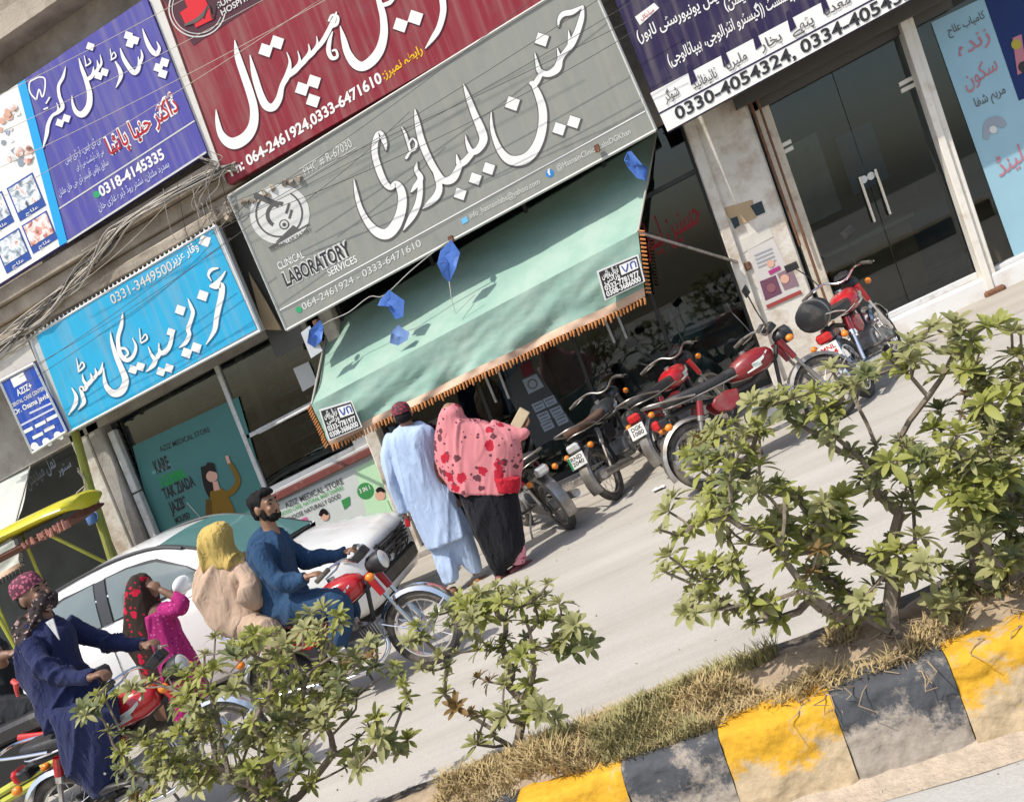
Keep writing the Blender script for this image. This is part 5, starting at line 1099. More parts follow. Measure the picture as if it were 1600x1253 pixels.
# ------------------------------------------------------------------ people
RS = bpy.data.scenes.new('workbench')
def remesh(mb, voxel, it=4, fac=.5):
    me = mb.mesh('tmp', None, 0); o = bpy.data.objects.new('tmp', me); RS.collection.objects.link(o)
    m = o.modifiers.new('r', 'REMESH'); m.mode = 'VOXEL'; m.voxel_size = voxel
    if it: s_ = o.modifiers.new('s', 'SMOOTH'); s_.factor = fac; s_.iterations = it
    vl = RS.view_layers[0]; vl.update(); dg = vl.depsgraph
    r = bpy.data.meshes.new_from_object(o.evaluated_get(dg))
    bpy.data.objects.remove(o); bpy.data.meshes.remove(me); return r
import numpy as np
def wrinkle(me, amp, f, axis, seed=0, amp2=0):     # cloth folds: sharp creases that run along the given direction
    n = len(me.vertices); co = np.empty(n*3, np.float32); me.vertices.foreach_get('co', co); co = co.reshape(-1, 3)
    no = np.empty(n*3, np.float32); me.vertices.foreach_get('normal', no); no = no.reshape(-1, 3)
    ax = np.array(Vector(axis).normalized()); g = np.random.RandomState(int(seed*10)+1)
    def field(fr, k):
        al = co @ ax; q = co - al[:, None]*ax
        p = q*fr + (al*fr*.2)[:, None]*ax
        for j in range(3): p = p + .45*np.sin(p[:, [1, 2, 0]]*(1.1+.5*j) + g.rand(3)*6.28)
        w = np.zeros(n)
        for j in range(5): d = g.randn(3); d /= np.linalg.norm(d); w += np.sin(p @ d*(1.3+.9*g.rand()) + g.rand()*6.28)
        return w/2.2
    r1 = 1-np.abs(np.tanh(field(f*1.2, 0)*1.5)); r2 = 1-np.abs(np.tanh(field(f*2.5, 1)*1.6))
    gate = .35+.65*(np.sin(co @ (g.randn(3)*4)+g.rand()*6)*.5+.5)
    d = amp*(1.9*(r1**2)-.7) + amp*.62*gate*(r2**2.2-.25) + amp2*np.sin(field(f*5, 2)*2)
    co = co + no*d[:, None].astype(np.float32)
    me.vertices.foreach_set('co', co.ravel()); me.update()
def put(me, name, m, root, sub=None, smooth=True, **kw):
    n = len(me.vertices); co = np.empty(n*3, np.float32); me.vertices.foreach_get('co', co); co = co.reshape(-1, 3) - np.array(root.location, np.float32)
    me.vertices.foreach_set('co', co.ravel()); me.update()
    me.materials.clear()
    for x in (m if isinstance(m, (list, tuple)) else [m]): me.materials.append(x)
    if smooth: me.shade_smooth()
    o = bpy.data.objects.new(name, me); COL.objects.link(o); o.parent = sub or root
    for k, v in kw.items(): o[k] = v
    return o
class Crop:                                   # picture coordinates of an enlarged detail of the photograph
    def __init__(s, o, k, Y): s.o, s.k, s.Y = o, k, Y
    def __call__(s, x, y, dy=0): return UW(s.o[0]+x/s.k, s.o[1]+y/s.k, s.Y+dy)
def sil(mb, C, levels, n=22, sub=3):          # a rounded volume from left and right outlines, with real depth
    P = []
    for l in levels:
        (a, b_, dep) = l[:3]; dy = l[3] if len(l) > 3 else 0
        A, B = C(*a, dy), C(*b_, dy); P.append((A, B, dep))
    rings = []
    for i in range(len(P)-1):
        for j in range(sub if i < len(P)-2 else sub+1):
            t = j/sub; p0, p1, p2, p3 = P[max(i-1, 0)], P[i], P[i+1], P[min(i+2, len(P)-1)]
            def cr_(k):
                a, b_, c, d = p0[k], p1[k], p2[k], p3[k]
                return .5*((2*b_) + (c-a)*t + (2*a-5*b_+4*c-d)*t*t + (3*b_-a-3*c+d)*t**3)
            A, B, dep = cr_(0), cr_(1), cr_(2); c = (A+B)/2; e = (B-A)/2; d = Vector((0, 1, 0))*max(.01, dep)
            rings.append([c + e*math.copysign(abs(math.cos(q))**.85, math.cos(q)) + d*math.copysign(abs(math.sin(q))**.85, math.sin(q)) for q in [2*math.pi*k/n for k in range(n)]])
    mb.loft(rings)
def limb(mb, pts, rad, n=12): mb.tube(smooth_path(pts, 4), [lerp(rad[int(i/4)], rad[min(int(i/4)+1, len(rad)-1)], (i % 4)/4) for i in range((len(pts)-1)*4+1)], n)
def basis(f, u):
    f = Vector(f).normalized(); l = Vector(u).cross(f).normalized(); u = f.cross(l); return Matrix(((f.x, l.x, u.x), (f.y, l.y, u.y), (f.z, l.z, u.z)))
def head(mb, c, f, u=(0, 0, 1), s=1.0, beard=False):
    B = basis(f, u); c = Vector(c)
    def e(p, r, rot=None): mb.ell(c + B @ (Vector(p)*s), [q*s for q in r], B if rot is None else B @ rot)
    e((-.008, 0, .02), (.097, .076, .098)); e((.03, 0, -.045), (.062, .06, .07)); e((.055, 0, -.088), (.03, .032, .022)); e((.06, 0, .02), (.036, .055, .045))
    mb.tube([c + B @ (Vector(q)*s) for q in ((.085, 0, .012), (.106, 0, -.018), (.112, 0, -.032))], [.011*s, .014*s, .016*s], 8)
    for y in (-1, 1):
        e((.078, y*.034, .032), (.018, .026, .010)); e((-.012, y*.08, -.008), (.02, .012, .034)); e((.07, y*.042, -.02), (.024, .022, .02)); e((.10, y*.010, -.036), (.01, .009, .008))
    e((.092, 0, -.058), (.012, .024, .007)); e((.09, 0, -.068), (.012, .02, .007))
    if beard: e((.05, 0, -.085), (.045, .05, .035))
    mb.tube([c + B @ (Vector((-.02, 0, -.05))*s), c + B @ (Vector((-.03, 0, -.15))*s), c + B @ (Vector((-.04, 0, -.22))*s)], [.055*s, .052*s, .07*s], 14)
    return B
def face_bits(root, body, c, f, s=1.0, u=(0, 0, 1), hairc=(.012, .01, .01)):
    B = basis(f, u); c = Vector(c)
    hm = mat('dark_hair', hairc, .8, 0, .3, 40, spec=.2)
    for y in (-1, 1):
        b = MB(); b.ell(c + B @ (Vector((.083, y*.034, .012))*s), [.011*s, .014*s, .007*s], B); b.build('eye', mat('eye_dark', (.02,.016,.014), .2), body)
        b = MB(); b.tube([c + B @ (Vector(q)*s) for q in ((.098, y*.016, .034), (.094, y*.036, .042), (.078, y*.055, .036))], [.005*s, .006*s, .003*s], 6); b.build('eyebrow', hm, body)
def hand(mb, w, d, curl, s=1.0, side=1, n=(0, 0, 1), closed=.9):     # w wrist, d pointing direction, curl: where the fingers bend to
    w = Vector(w); d = Vector(d).normalized(); cu = Vector(curl); cu = (cu - d*cu.dot(d)).normalized(); sd = d.cross(cu).normalized()*side
    B = Matrix((d, sd, cu)).transposed()
    mb.ell(w + d*.045*s, (.05*s, .042*s, .018*s), B)
    for i, (o, L) in enumerate(((-.032, .062), (-.011, .074), (.011, .07), (.031, .055))):
        p = w + d*.078*s + sd*o*s
        a1, a2, a3 = closed*.7, closed*1.5, closed*2.3
        pts = [p - d*.02*s, p]; 
        for a, l in ((a1, .45), (a2, .32), (a3, .25)): pts.append(pts[-1] + (d*math.cos(a) + cu*math.sin(a))*L*l*s)
        mb.tube(pts, [.0095*s, .010*s, .0092*s, .0085*s, .007*s], 8)
    p = w + d*.03*s - sd*.03*s; q = p + (d*.7 - sd*.7 + cu*.3).normalized()*.035*s; mb.tube([p, q, q + (d*.8+cu*.6*closed).normalized()*.03*s], [.013*s, .0115*s, .008*s], 8)
skin = mat('brown_skin', (.27,.145,.085), .5, 0, .1, 12, .1, 60); skin_d = mat('dark_skin', (.19,.10,.06), .5, 0, .1, 12, .1, 60)
hair_m = mat('dark_hair', (.010,.009,.009), .8, 0, .3, 40, spec=.2); sandal = mat('brown_leather', (.16,.07,.035), .6, 0, .2, 8)
def shoe(root, p, d, m, L=.26, name='sandal'):
    d = Vector(d); d.z = K*d.x; d.normalize(); sd = Vector((-d.y, d.x, 0)).normalized(); up = d.cross(sd)*-1 if d.cross(sd).z < 0 else d.cross(sd)
    b = MB(); n = 12; rings = []
    for t, w, h in ((0, .025, .04), (.08, .036, .055), (.3, .038, .06), (.55, .043, .05), (.8, .042, .035), (.95, .028, .025), (1, .012, .018)):
        c = Vector(p) + d*(t-.35)*L; rings.append([c + sd*w*math.cos(a) + up*(h*(.5+.5*math.sin(a))) for a in [2*math.pi*i/n for i in range(n)]])
    b.loft(rings); return b.build(name, m, root, smooth=60)

# ---- the man in pale blue, walking away
C = Crop((560, 600), 3.685, 8.2)
blue_c = fabric('pale_blue_cotton', (.38,.48,.65), .05, .25, 8)
man = thing('person', 'man in pale blue tunic and maroon cap walking away from the camera', 'person', W(*UG(725, 912)))
b = MB(); hc = C(256, 180); fd = (-.28, .96, 0); head(b, hc, fd)
sil(b, C, [((262,215),(292,213),.05), ((250,275),(380,262),.06), ((235,330),(405,310),.08), ((245,470),(460,450),.11), ((290,640),(540,620),.11), ((330,740),(600,700),.11)])
limb(b, [C(225,310), C(182,420,-.02), C(205,560,-.02), C(255,715,.0)], [.035, .04, .036, .03]); hand(b, C(255,722), C(285,800)-C(255,722), Vector((.6, .5, 0)), closed=.7)
limb(b, [C(375,310), C(355,430,.10), C(320,510,.19)], [.035, .035, .03]); hand(b, C(320,512,.19), Vector((.2, .6, -.4)), Vector((-.5, .3, .4)))
limb(b, [C(470,780), C(490,960,-.02), C(540,1150,-.06)], [.05, .04, .035]); limb(b, [C(560,760), C(605,930,.02), C(680,1095,.03)], [.05, .04, .035])
bd = put(remesh(b, .009), 'body', skin_d, man)
b = MB()
sil(b, C, [((248,224),(304,222),.06), ((200,266),(410,236),.105), ((178,320),(446,290),.135), ((200,430),(452,400),.145), ((232,540),(486,520),.15), ((272,660),(545,632),.15), ((318,780),(600,738),.15), ((360,870),(632,800),.155), ((398,948),(654,846),.16)])
limb(b, [C(205,300), C(172,410,-.01), C(188,510,-.02), C(226,620,-.01), C(262,742,0)], [.075, .072, .068, .06, .052], 16); limb(b, [C(400,280), C(380,400,.10), C(335,490,.18)], [.07, .065, .055], 16)
me = remesh(b, .014, 3); wrinkle(me, .014, 5.5, (.15, 0, 1), 3, .001); put(me, 'tunic', blue_c, man)
b = MB(); sil(b, C, [((410,880),(560,850),.11), ((425,980),(560,950),.10), ((455,1070),(575,1040),.085,-.05), ((485,1125),(582,1105),.07,-.06), ((497,1142),(580,1126),.065,-.06)])
sil(b, C, [((500,860),(640,820),.11), ((540,940),(665,900),.10), ((590,1030),(700,1000),.085,.02), ((634,1078),(712,1055),.07,.03), ((645,1090),(714,1068),.065,.03)])
me = remesh(b, .013, 3); wrinkle(me, .010, 9, (.25, 0, 1), 8, .002); put(me, 'trousers', blue_c, man)
b = MB(); B_ = basis(fd, (0, 0, 1)); rings = []
for z, r in ((.025, .094), (.05, .094), (.085, .086), (.11, .064), (.125, .03), (.13, .008)): rings.append([hc + B_ @ Vector((-.01+r*1.1*math.cos(a), r*.93*math.sin(a), z)) for a in [2*math.pi*i/22 for i in range(22)]])
def cap_mat(name, c1, c2, sc_):
    m = bpy.data.materials.new(name); m.use_nodes = True; n = m.node_tree.nodes; L = m.node_tree.links; bb = n['Principled BSDF']; bb.inputs['Roughness'].default_value = .8
    tc = n.new('ShaderNodeTexCoord'); v = n.new('ShaderNodeTexVoronoi'); v.inputs['Scale'].default_value = sc_; L.new(tc.outputs['Object'], v.inputs['Vector'])
    r = n.new('ShaderNodeValToRGB'); r.color_ramp.interpolation = 'CONSTANT'; e = r.color_ramp.elements; e[0].color = (*c1, 1); e[1].color = (*c2, 1); e[1].position = .42; L.new(v.outputs[0], r.inputs[0]); L.new(r.outputs[0], bb.inputs['Base Color']); return m
b.loft(rings); b.build('cap', cap_mat('maroon_cap', (.30,.03,.05), (.07,.02,.03), 38), man, smooth=50)
b = MB(); b.ell(hc + B_ @ Vector((-.03, 0, -.01)), (.085, .079, .065), B_); b.build('hair', hair_m, man)
shoe(man, C(545,1190,-.06)-Vector((0,0,.02)), (-.35, .9, 0), sandal); shoe(man, C(686,1142,.03)-Vector((0,0,.02)), (.8, .5, 0), mat('tan_leather', (.30,.13,.05), .6, 0, .2, 8))
ph = thing('phone', 'small red object held in the hand of the man in pale blue', 'phone', C(283, 790)); b = MB(); b.obox(C(283,790), (.05, .02, .10), Matrix.Rotation(.3, 3, 'Y')); b.build('case', redp, ph, bev=.006)

# ---- the woman in the pink shawl
C = Crop((560, 600), 3.685, 8.0)
def floral(name, base, dark, red, hem=None, s1=9, s2=5, th=.19):
    m = bpy.data.materials.new(name); m.use_nodes = True; n = m.node_tree.nodes; L = m.node_tree.links; bb = n['Principled BSDF']; bb.inputs['Roughness'].default_value = .85; bb.inputs['Specular IOR Level'].default_value = .15
    tc = n.new('ShaderNodeTexCoord'); col = None
    rgb = n.new('ShaderNodeMix'); rgb.data_type = 'RGBA'; nz = n.new('ShaderNodeTexNoise'); nz.inputs['Scale'].default_value = 4; L.new(tc.outputs['Object'], nz.inputs['Vector'])
    rgb.inputs[6].default_value = (*[x*.85 for x in base], 1); rgb.inputs[7].default_value = (*[min(1, x*1.15) for x in base], 1); L.new(nz.outputs[0], rgb.inputs[0]); col = rgb.outputs[2]
    w = n.new('ShaderNodeTexNoise'); w.inputs['Scale'].default_value = 26; w.inputs['Detail'].default_value = 3; L.new(tc.outputs['Object'], w.inputs['Vector'])
    for sc_, th_, c_, gate in ((s1, th, dark, .5), (s2, th*1.05, red, .52), (s1*2.2, th*.85, dark, .55)):
        v = n.new('ShaderNodeTexVoronoi'); v.inputs['Scale'].default_value = sc_; L.new(tc.outputs['Object'], v.inputs['Vector'])
        a = n.new('ShaderNodeMath'); a.operation = 'MULTIPLY_ADD'; a.inputs[1].default_value = .55; L.new(w.outputs[0], a.inputs[0]); L.new(v.outputs['Distance'], a.inputs[2])
        lt = n.new('ShaderNodeMath'); lt.operation = 'LESS_THAN'; lt.inputs[1].default_value = .27+th_; L.new(a.outputs[0], lt.inputs[0])
        sp = n.new('ShaderNodeSeparateColor'); L.new(v.outputs['Color'], sp.inputs[0]); gt = n.new('ShaderNodeMath'); gt.operation = 'GREATER_THAN'; gt.inputs[1].default_value = gate; L.new(sp.outputs[0], gt.inputs[0])
        ml = n.new('ShaderNodeMath'); ml.operation = 'MULTIPLY'; L.new(lt.outputs[0], ml.inputs[0]); L.new(gt.outputs[0], ml.inputs[1])
        mx = n.new('ShaderNodeMix'); mx.data_type = 'RGBA'; mx.inputs[7].default_value = (*c_, 1); L.new(col, mx.inputs[6]); L.new(ml.outputs[0], mx.inputs[0]); col = mx.outputs[2]
    L.new(col, bb.inputs['Base Color'])
    return m
pink_m = floral('pink_floral_shawl', (.58,.21,.225), (.13,.045,.055), (.42,.02,.04), s1=9, s2=6.5, th=.32)
wom = thing('person', 'woman in pink floral shawl and black skirt holding a book', 'person', W(*UG(800, 893)))
b = MB(); hc = C(535, 178); head(b, hc, (-.1, .99, 0), s=.95)
sil(b, C, [((515,230),(570,225),.05), ((515,280),(640,260),.06), ((520,400),(680,380),.08), ((580,560),(740,560),.09), ((640,700),(820,700),.10)])
limb(b, [C(640,270), C(800,310,-.03), C(890,300,.03), C(960,250,.05)], [.05, .042, .035, .028]); hand(b, C(960,250,.05), C(992,175)-C(960,250), Vector((-.8, -.2, .0)), closed=.8, s=.95)
limb(b, [C(700,850), C(760,980), C(800,1080)], [.05, .04, .035]); limb(b, [C(850,850), C(890,950,.03), C(915,1045,.04)], [.06, .05, .04])
put(remesh(b, .009), 'body', skin, wom)
b = MB(); sil(b, C, [((512,108),(560,110),.05), ((476,140),(598,142),.115), ((458,205),(618,190),.125), ((452,265),(700,212),.13), ((447,345),(840,262),.145), ((450,430),(925,330),.155), ((472,510),(938,430),.165), ((500,565),(938,520),.17), ((522,612),(930,618),.175)])
limb(b, [C(760,260), C(860,285,.02), C(940,285,.03), C(966,255,.05)], [.078, .078, .066, .048], 14)
me = remesh(b, .013, 2); wrinkle(me, .013, 6, (.35, 0, 1), 5, .003)
put(me, 'shawl', pink_m, wom)
b = MB(); sil(b, C, [((780,535),(936,530),.10,-.10), ((795,570),(934,570),.10,-.105), ((803,612),(930,620),.10,-.10)]); me = remesh(b, .012, 1); wrinkle(me, .006, 12, (.2, 0, 1), 2); put(me, 'shawl_border', fabric('red_border', (.42,.015,.03), .15, .3, 30), wom)
b = MB(); sil(b, C, [((560,605),(925,610),.15), ((596,690),(938,690),.16), ((640,780),(950,780),.165), ((680,870),(960,860),.165), ((715,960),(962,940),.16), ((752,1050),(900,1010),.13), ((790,1118),(850,1095),.08)])
me = remesh(b, .014, 2); wrinkle(me, .018, 6.5, (.2, 0, 1), 9, .002); put(me, 'skirt', fabric('black_cloth', (.013,.013,.016), .15, .2, 20), wom)
b = MB(); sil(b, C, [((870,930),(960,925),.07), ((878,975),(966,970),.07), ((885,1035),(962,1028),.06)]); me = remesh(b, .012, 1); put(me, 'trouser_cuff', floral('pink_cuff', (.70,.30,.36), (.3,.05,.08), (.5,.05,.09), s1=22, s2=18, th=.28), wom)
shoe(wom, C(925,1072,.02), (.75, .6, 0), mat('maroon_sandal', (.2,.05,.05), .6), L=.25); shoe(wom, C(830,1120,-.02), (.3, .9, 0), mat('maroon_sandal', (.2,.05,.05), .6), L=.24)
bk = thing('book', 'cream book or box held up by the woman in the pink shawl', 'book', C(928, 245))
b = MB(); p0, p1 = C(905, 248, .03), C(958, 150, .03); ax = (p1-p0); L_ = ax.length; ax.normalize(); sd_ = Vector((0, 1, 0)).cross(ax).normalized(); b.obox((p0+p1)/2+sd_*0, (.095, .05, L_), Matrix((sd_, Vector((0,1,0)), ax)).transposed()); b.build('cover', mat('cream_card', (.52,.42,.27), .7, 0, .1, 8), bk, bev=.004)

# ---- the rider in blue and his passenger
C = Crop((280, 720), 3.636, 6.3)
navy_c = fabric('ink_blue_cotton', (.026,.062,.125), .1, .25, 18)
rd = thing('person', 'bearded man in dark blue tunic riding the red motorbike', 'person', W(-3.5, 6.3, 0))
b = MB(); hc = C(487, 262); fd = (.97, -.20, .02); head(b, hc, fd, s=1.02)
sil(b, C, [((452,395),(522,395),.055), ((462,460),(556,448),.065), ((455,560),(585,545),.09), ((460,700),(650,660),.12), ((510,830),(690,780),.12)])
limb(b, [C(460,480,-.10), C(484,575,-.21), C(558,667,-.25), C(655,688,-.27), C(730,655,-.28)], [.034, .036, .036, .034, .028]); hand(b, C(728,655,-.28), Vector((.9, -.1, .02)), Vector((.3, 0, -1)), closed=1.0, side=-1)
limb(b, [C(560,445,.10), C(655,522,.21), C(740,562,.26), C(840,543,.28), C(930,522,.29)], [.038, .036, .036, .034, .028]); hand(b, C(930,520,.29), Vector((.9, 0, .05)), Vector((.3, 0, -1)), closed=1.0)
for s_, kx in ((-1, 0), (1, 30)): limb(b, [C(600,840,s_*.1), C(760+kx,810,s_*.18), C(890+kx,800,s_*.2), C(905+kx,900,s_*.2), C(880+kx,1010,s_*.2)], [.08, .07, .055, .045, .035])
bd = put(remesh(b, .009), 'body', skin, rd); face_bits(rd, bd, hc, fd, 1.02)
b = MB(); B_ = basis(fd, (0, 0, 1))
b.ell(hc + B_ @ Vector((-.025, 0, .045)), (.098, .086, .088), B_); b.ell(hc + B_ @ Vector((-.055, 0, -.005)), (.06, .08, .08), B_); b.ell(hc + B_ @ Vector((.045, 0, .10)), (.055, .065, .035), B_)
me = remesh(b, .008, 2); wrinkle(me, .006, 26, (.5, 0, 1), 1, .003); put(me, 'hair', hair_m, rd)
b = MB(); b.ell(hc + B_ @ Vector((.045, 0, -.078)), (.058, .059, .042), B_); b.ell(hc + B_ @ Vector((.098, 0, -.047)), (.012, .03, .007), B_)
for y in (-1, 1): b.ell(hc + B_ @ Vector((.012, y*.067, -.045)), (.028, .012, .05), B_)
me = remesh(b, .007, 1); wrinkle(me, .003, 60, (0, 0, 1), 4); put(me, 'beard', hair_m, rd)
b = MB(); sil(b, C, [((448,392),(535,388),.065), ((402,436),(592,420),.125), ((390,520),(622,490),.165), ((402,620),(636,590),.17), ((432,720),(668,680),.18), ((472,810),(705,745),.19), ((505,890),(740,800),.19)])
limb(b, [C(455,480,-.15), C(485,580,-.22), C(555,668,-.25), C(650,690,-.27), C(722,660,-.28)], [.085, .078, .070, .060, .048], 16); limb(b, [C(565,445,.15), C(655,525,.23), C(740,562,.26), C(840,545,.28), C(935,522,.29)], [.08, .072, .064, .056, .045], 16)
for s_, kx in ((-1, 0), (1, 30)): limb(b, [C(590,835,s_*.09), C(740+kx,812,s_*.17), C(880+kx,795,s_*.2)], [.12, .11, .085], 16)
me = remesh(b, .013, 3); wrinkle(me, .016, 7.5, (.6, 0, .6), 4, .001); put(me, 'tunic', navy_c, rd)
for s_, kx in ((-1, 0), (1, 30)):
    b = MB(); limb(b, [C(840+kx,800,s_*.19), C(905+kx,815,s_*.2), C(925+kx,880,s_*.2), C(920+kx,960,s_*.2), C(905+kx,1030,s_*.2)], [.10, .10, .09, .085, .07], 14)
    me = remesh(b, .013, 2); wrinkle(me, .012, 8, (.1, 0, 1), 6); put(me, 'trouser_leg', navy_c, rd)
shoe(rd, W(-3.15, 6.07, .31), (1, 0, 0), sandal); shoe(rd, W(-3.15, 6.53, .31), (1, 0, 0), sandal)

ps_ = thing('person', 'passenger in beige tunic and mustard yellow headscarf on the red motorbike', 'person', W(-4.0, 6.3, 0))
b = MB(); hc = C(215, 440, .03); head(b, hc, (.75, .65, 0), s=.96)
sil(b, C, [((190,530),(250,530),.05), ((150,610),(370,590),.10), ((150,740),(420,740),.12), ((200,860),(460,840),.14), ((260,930),(450,910),.12)])
limb(b, [C(380,640,.0), C(430,740,-.08), C(400,790,-.1), C(460,800,-.02)], [.05, .045, .04, .03]); hand(b, C(462,800,-.02), Vector((.9, .3, 0)), Vector((0, .2, -1)), s=.95)
for s_ in (-1, 1): limb(b, [C(360,930,s_*.1), C(500,960,s_*.2), C(520,1060,s_*.22), C(520,1130,s_*.22)], [.08, .07, .05, .04])
put(remesh(b, .01), 'body', skin, ps_)
b = MB(); sil(b, C, [((150,560),(372,540),.11), ((112,630),(430,610),.155), ((100,710),(462,710),.18), ((118,790),(488,790),.20), ((155,865),(505,855),.21), ((205,935),(495,915),.20), ((285,985),(430,965),.14)])
limb(b, [C(350,600,-.10), C(405,690,-.16), C(395,760,-.19), C(450,790,-.12)], [.08, .08, .075, .055], 16)
me = remesh(b, .014, 3); wrinkle(me, .017, 5.5, (.55, 0, .6), 2, .001); put(me, 'tunic', fabric('beige_cloth', (.45,.325,.235), .06, .25, 12), ps_)
b = MB(); sil(b, C, [((196,342),(258,345),.06), ((150,385),(292,392),.12), ((122,455),(304,462),.135), ((114,530),(330,520),.135), ((122,585),(385,555),.14), ((130,618),(392,572),.13)])
me = remesh(b, .012, 2); wrinkle(me, .017, 7, (.35, 0, 1), 7, .001); put(me, 'headscarf', fabric('mustard_scarf', (.50,.36,.11), .1, .3, 18), ps_)
b = MB()
for s_ in (-1, 1): limb(b, [C(340,930,s_*.08), C(480,950,s_*.19), C(525,1000,s_*.22), C(525,1100,s_*.22)], [.11, .10, .085, .065], 14)
me = remesh(b, .014, 2); wrinkle(me, .01, 9, (.3, 0, 1), 6); put(me, 'trousers', fabric('beige_cloth', (.48,.31,.20), .06, .25, 18), ps_)
shoe(ps_, C(535,1145,-.22), (1, 0, 0), sandal, L=.23); shoe(ps_, C(535,1145,.22), (1, 0, 0), sandal, L=.23)

# ---- the capped rider in navy at the left
C = Crop((0, 780), 2.65, 5.12)
dn_c = fabric('navy_cotton', (.020,.026,.075), .12, .25, 16)
r3 = thing('person', 'man in navy tunic and pink patterned cap riding at the lower left', 'person', W(-4.5, 5.12, .1))
b = MB(); hc = C(140, 398); fd = (.96, -.12, .18); B_ = head(b, hc, fd, u=(-.2, 0, 1), s=1.08)
sil(b, C, [((110,470),(190,470),.06), ((125,560),(250,540),.07), ((130,680),(290,640),.10), ((150,820),(350,760),.13), ((180,900),(380,840),.13)])
limb(b, [C(130,590,-.14), C(175,672,-.23), C(240,728,-.27), C(310,740,-.29), C(375,738,-.3)], [.045, .04, .036, .034, .03]); hand(b, C(375,738,-.3), Vector((.95, 0, .12)), Vector((.2, 0, -1)), closed=1.0, side=-1, s=1.05)
limb(b, [C(240,560,.08), C(340,566,.22), C(430,582,.27), C(520,600,.29), C(590,605,.3)], [.04, .04, .038, .036, .03]); hand(b, C(590,606,.3), Vector((.95, 0, .05)), Vector((.2, 0, -1)), closed=1.0, s=1.05)
for s_ in (-1, 1): limb(b, [C(300,890,s_*.06), C(345,920,s_*.13), C(385,960,s_*.17), C(395,1040,s_*.18), C(440,1180,s_*.18)], [.06, .05, .045, .04, .03])
bd = put(remesh(b, .009), 'body', skin_d, r3); face_bits(r3, bd, hc, fd, 1.08, (-.2, 0, 1))
b = MB(); rings = []
for z, r in ((.02, .103), (.05, .104), (.09, .098), (.115, .08), (.13, .045), (.135, .01)): rings.append([hc + B_ @ Vector((-.018+r*1.08*math.cos(a), r*.9*math.sin(a), z+.02+.18*r*math.cos(a)*.3)) for a in [2*math.pi*i/22 for i in range(22)]])
b.loft(rings); b.build('cap', cap_mat('pink_cap', (.42,.10,.16), (.10,.02,.04), 46), r3, smooth=50)
b = MB(); b.ell(hc + B_ @ Vector((-.04, 0, -.0)), (.07, .085, .07), B_); b.build('hair', hair_m, r3)
scarf_m = floral('printed_scarf', (.045,.035,.035), (.36,.25,.22), (.02,.015,.015), s1=20, s2=24, th=.33)
b = MB(); b.ell(hc + B_ @ Vector((.055, 0, -.065)), (.075, .082, .062), B_); b.tube([hc + B_ @ Vector((.02, -.06, -.07)), hc + B_ @ Vector((.0, -.09, -.13)), hc + B_ @ Vector((-.03, -.06, -.2))], [.04, .045, .05], 10)
sil(b, C, [((80,478),(190,470),.10), ((80,520),(205,520),.135), ((90,570),(220,560),.15,-.02), ((125,612),(222,600),.10,-.06)]); me = remesh(b, .011, 2); wrinkle(me, .012, 12, (.7, 0, .5), 3, .002); put(me, 'scarf', scarf_m, r3)
b = MB(); sil(b, C, [((110,492),(225,482),.085), ((84,560),(292,530),.13), ((86,640),(312,610),.15), ((110,720),(328,690),.155), ((145,800),(360,760),.165), ((172,880),(415,820),.18), ((205,935),(440,880),.18)])
limb(b, [C(120,590,-.17), C(170,675,-.24), C(240,728,-.27), C(310,740,-.29), C(378,738,-.3)], [.08, .072, .064, .056, .045], 16); limb(b, [C(265,515,.17), C(350,560,.24), C(430,585,.27), C(520,602,.29), C(592,606,.3)], [.085, .076, .068, .058, .046], 16)
me = remesh(b, .013, 3); wrinkle(me, .016, 7, (.6, 0, .6), 4, .001); put(me, 'tunic', dn_c, r3)
b = MB()
for s_ in (-1, 1): sil(b, C, [((190,870),(430,810),.13,s_*.13), ((230,930),(480,860),.12,s_*.18), ((245,1010),(488,960),.11,s_*.18), ((270,1090),(485,1060),.10,s_*.18), ((330,1170),(470,1150),.08,s_*.18), ((400,1230),(455,1210),.05,s_*.18)])
me = remesh(b, .013, 2); wrinkle(me, .016, 7, (.5, 0, 1), 6, .003); put(me, 'trousers', dn_c, r3)
shoe(r3, C(470,1205,-.2), (1, 0, 0), blackp, L=.28); shoe(r3, C(470,1205,.2), (1, 0, 0), blackp, L=.28)
b = MB(); b.ext([(-.03, .06), (.03, .07), (.012, -.07)], -.004, .004); b.v = [v+C(222,540,-.165) for v in b.v]; b.build('undershirt', fabric('white_vest', (.6,.6,.6)), r3)

# ---- the woman in the printed scarf beside the car
C = Crop((0, 780), 2.65, 7.05)
w2 = thing('person', 'woman in dark red flowered scarf and magenta dress beside the white car', 'person', W(-4.95, 7.05, 0))
b = MB(); hc = C(600, 375, .0); head(b, hc, (.85, .5, 0), s=.95)
sil(b, C, [((570,430),(620,425),.05), ((545,470),(690,450),.10), ((560,600),(720,590),.12), ((600,760),(780,750),.13), ((650,900),(840,880),.12)])
limb(b, [C(670,470,.0), C(735,450,-.05), C(755,425,-.06), C(705,395,-.06), C(665,375,-.06)], [.048, .044, .04, .034, .028]); hand(b, C(664,375,-.06), Vector((-.55, -.1, .8)), Vector((-.5, .3, -.3)), closed=.7, s=.95)
for s_ in (-1, 1): limb(b, [C(740,880,s_*.08), C(800,1020,s_*.08), C(860,1160,s_*.08)], [.07, .055, .04])
put(remesh(b, .01), 'body', skin_d, w2)
b = MB(); sil(b, C, [((585,470),(700,450),.12), ((620,560),(735,540),.14), ((650,640),(775,620),.155), ((680,760),(840,740),.17), ((720,900),(880,880),.17), ((780,1060),(910,1040),.15)])
limb(b, [C(665,468,.0), C(730,452,-.05), C(752,428,-.06), C(715,402,-.06)], [.075, .072, .065, .05], 14)
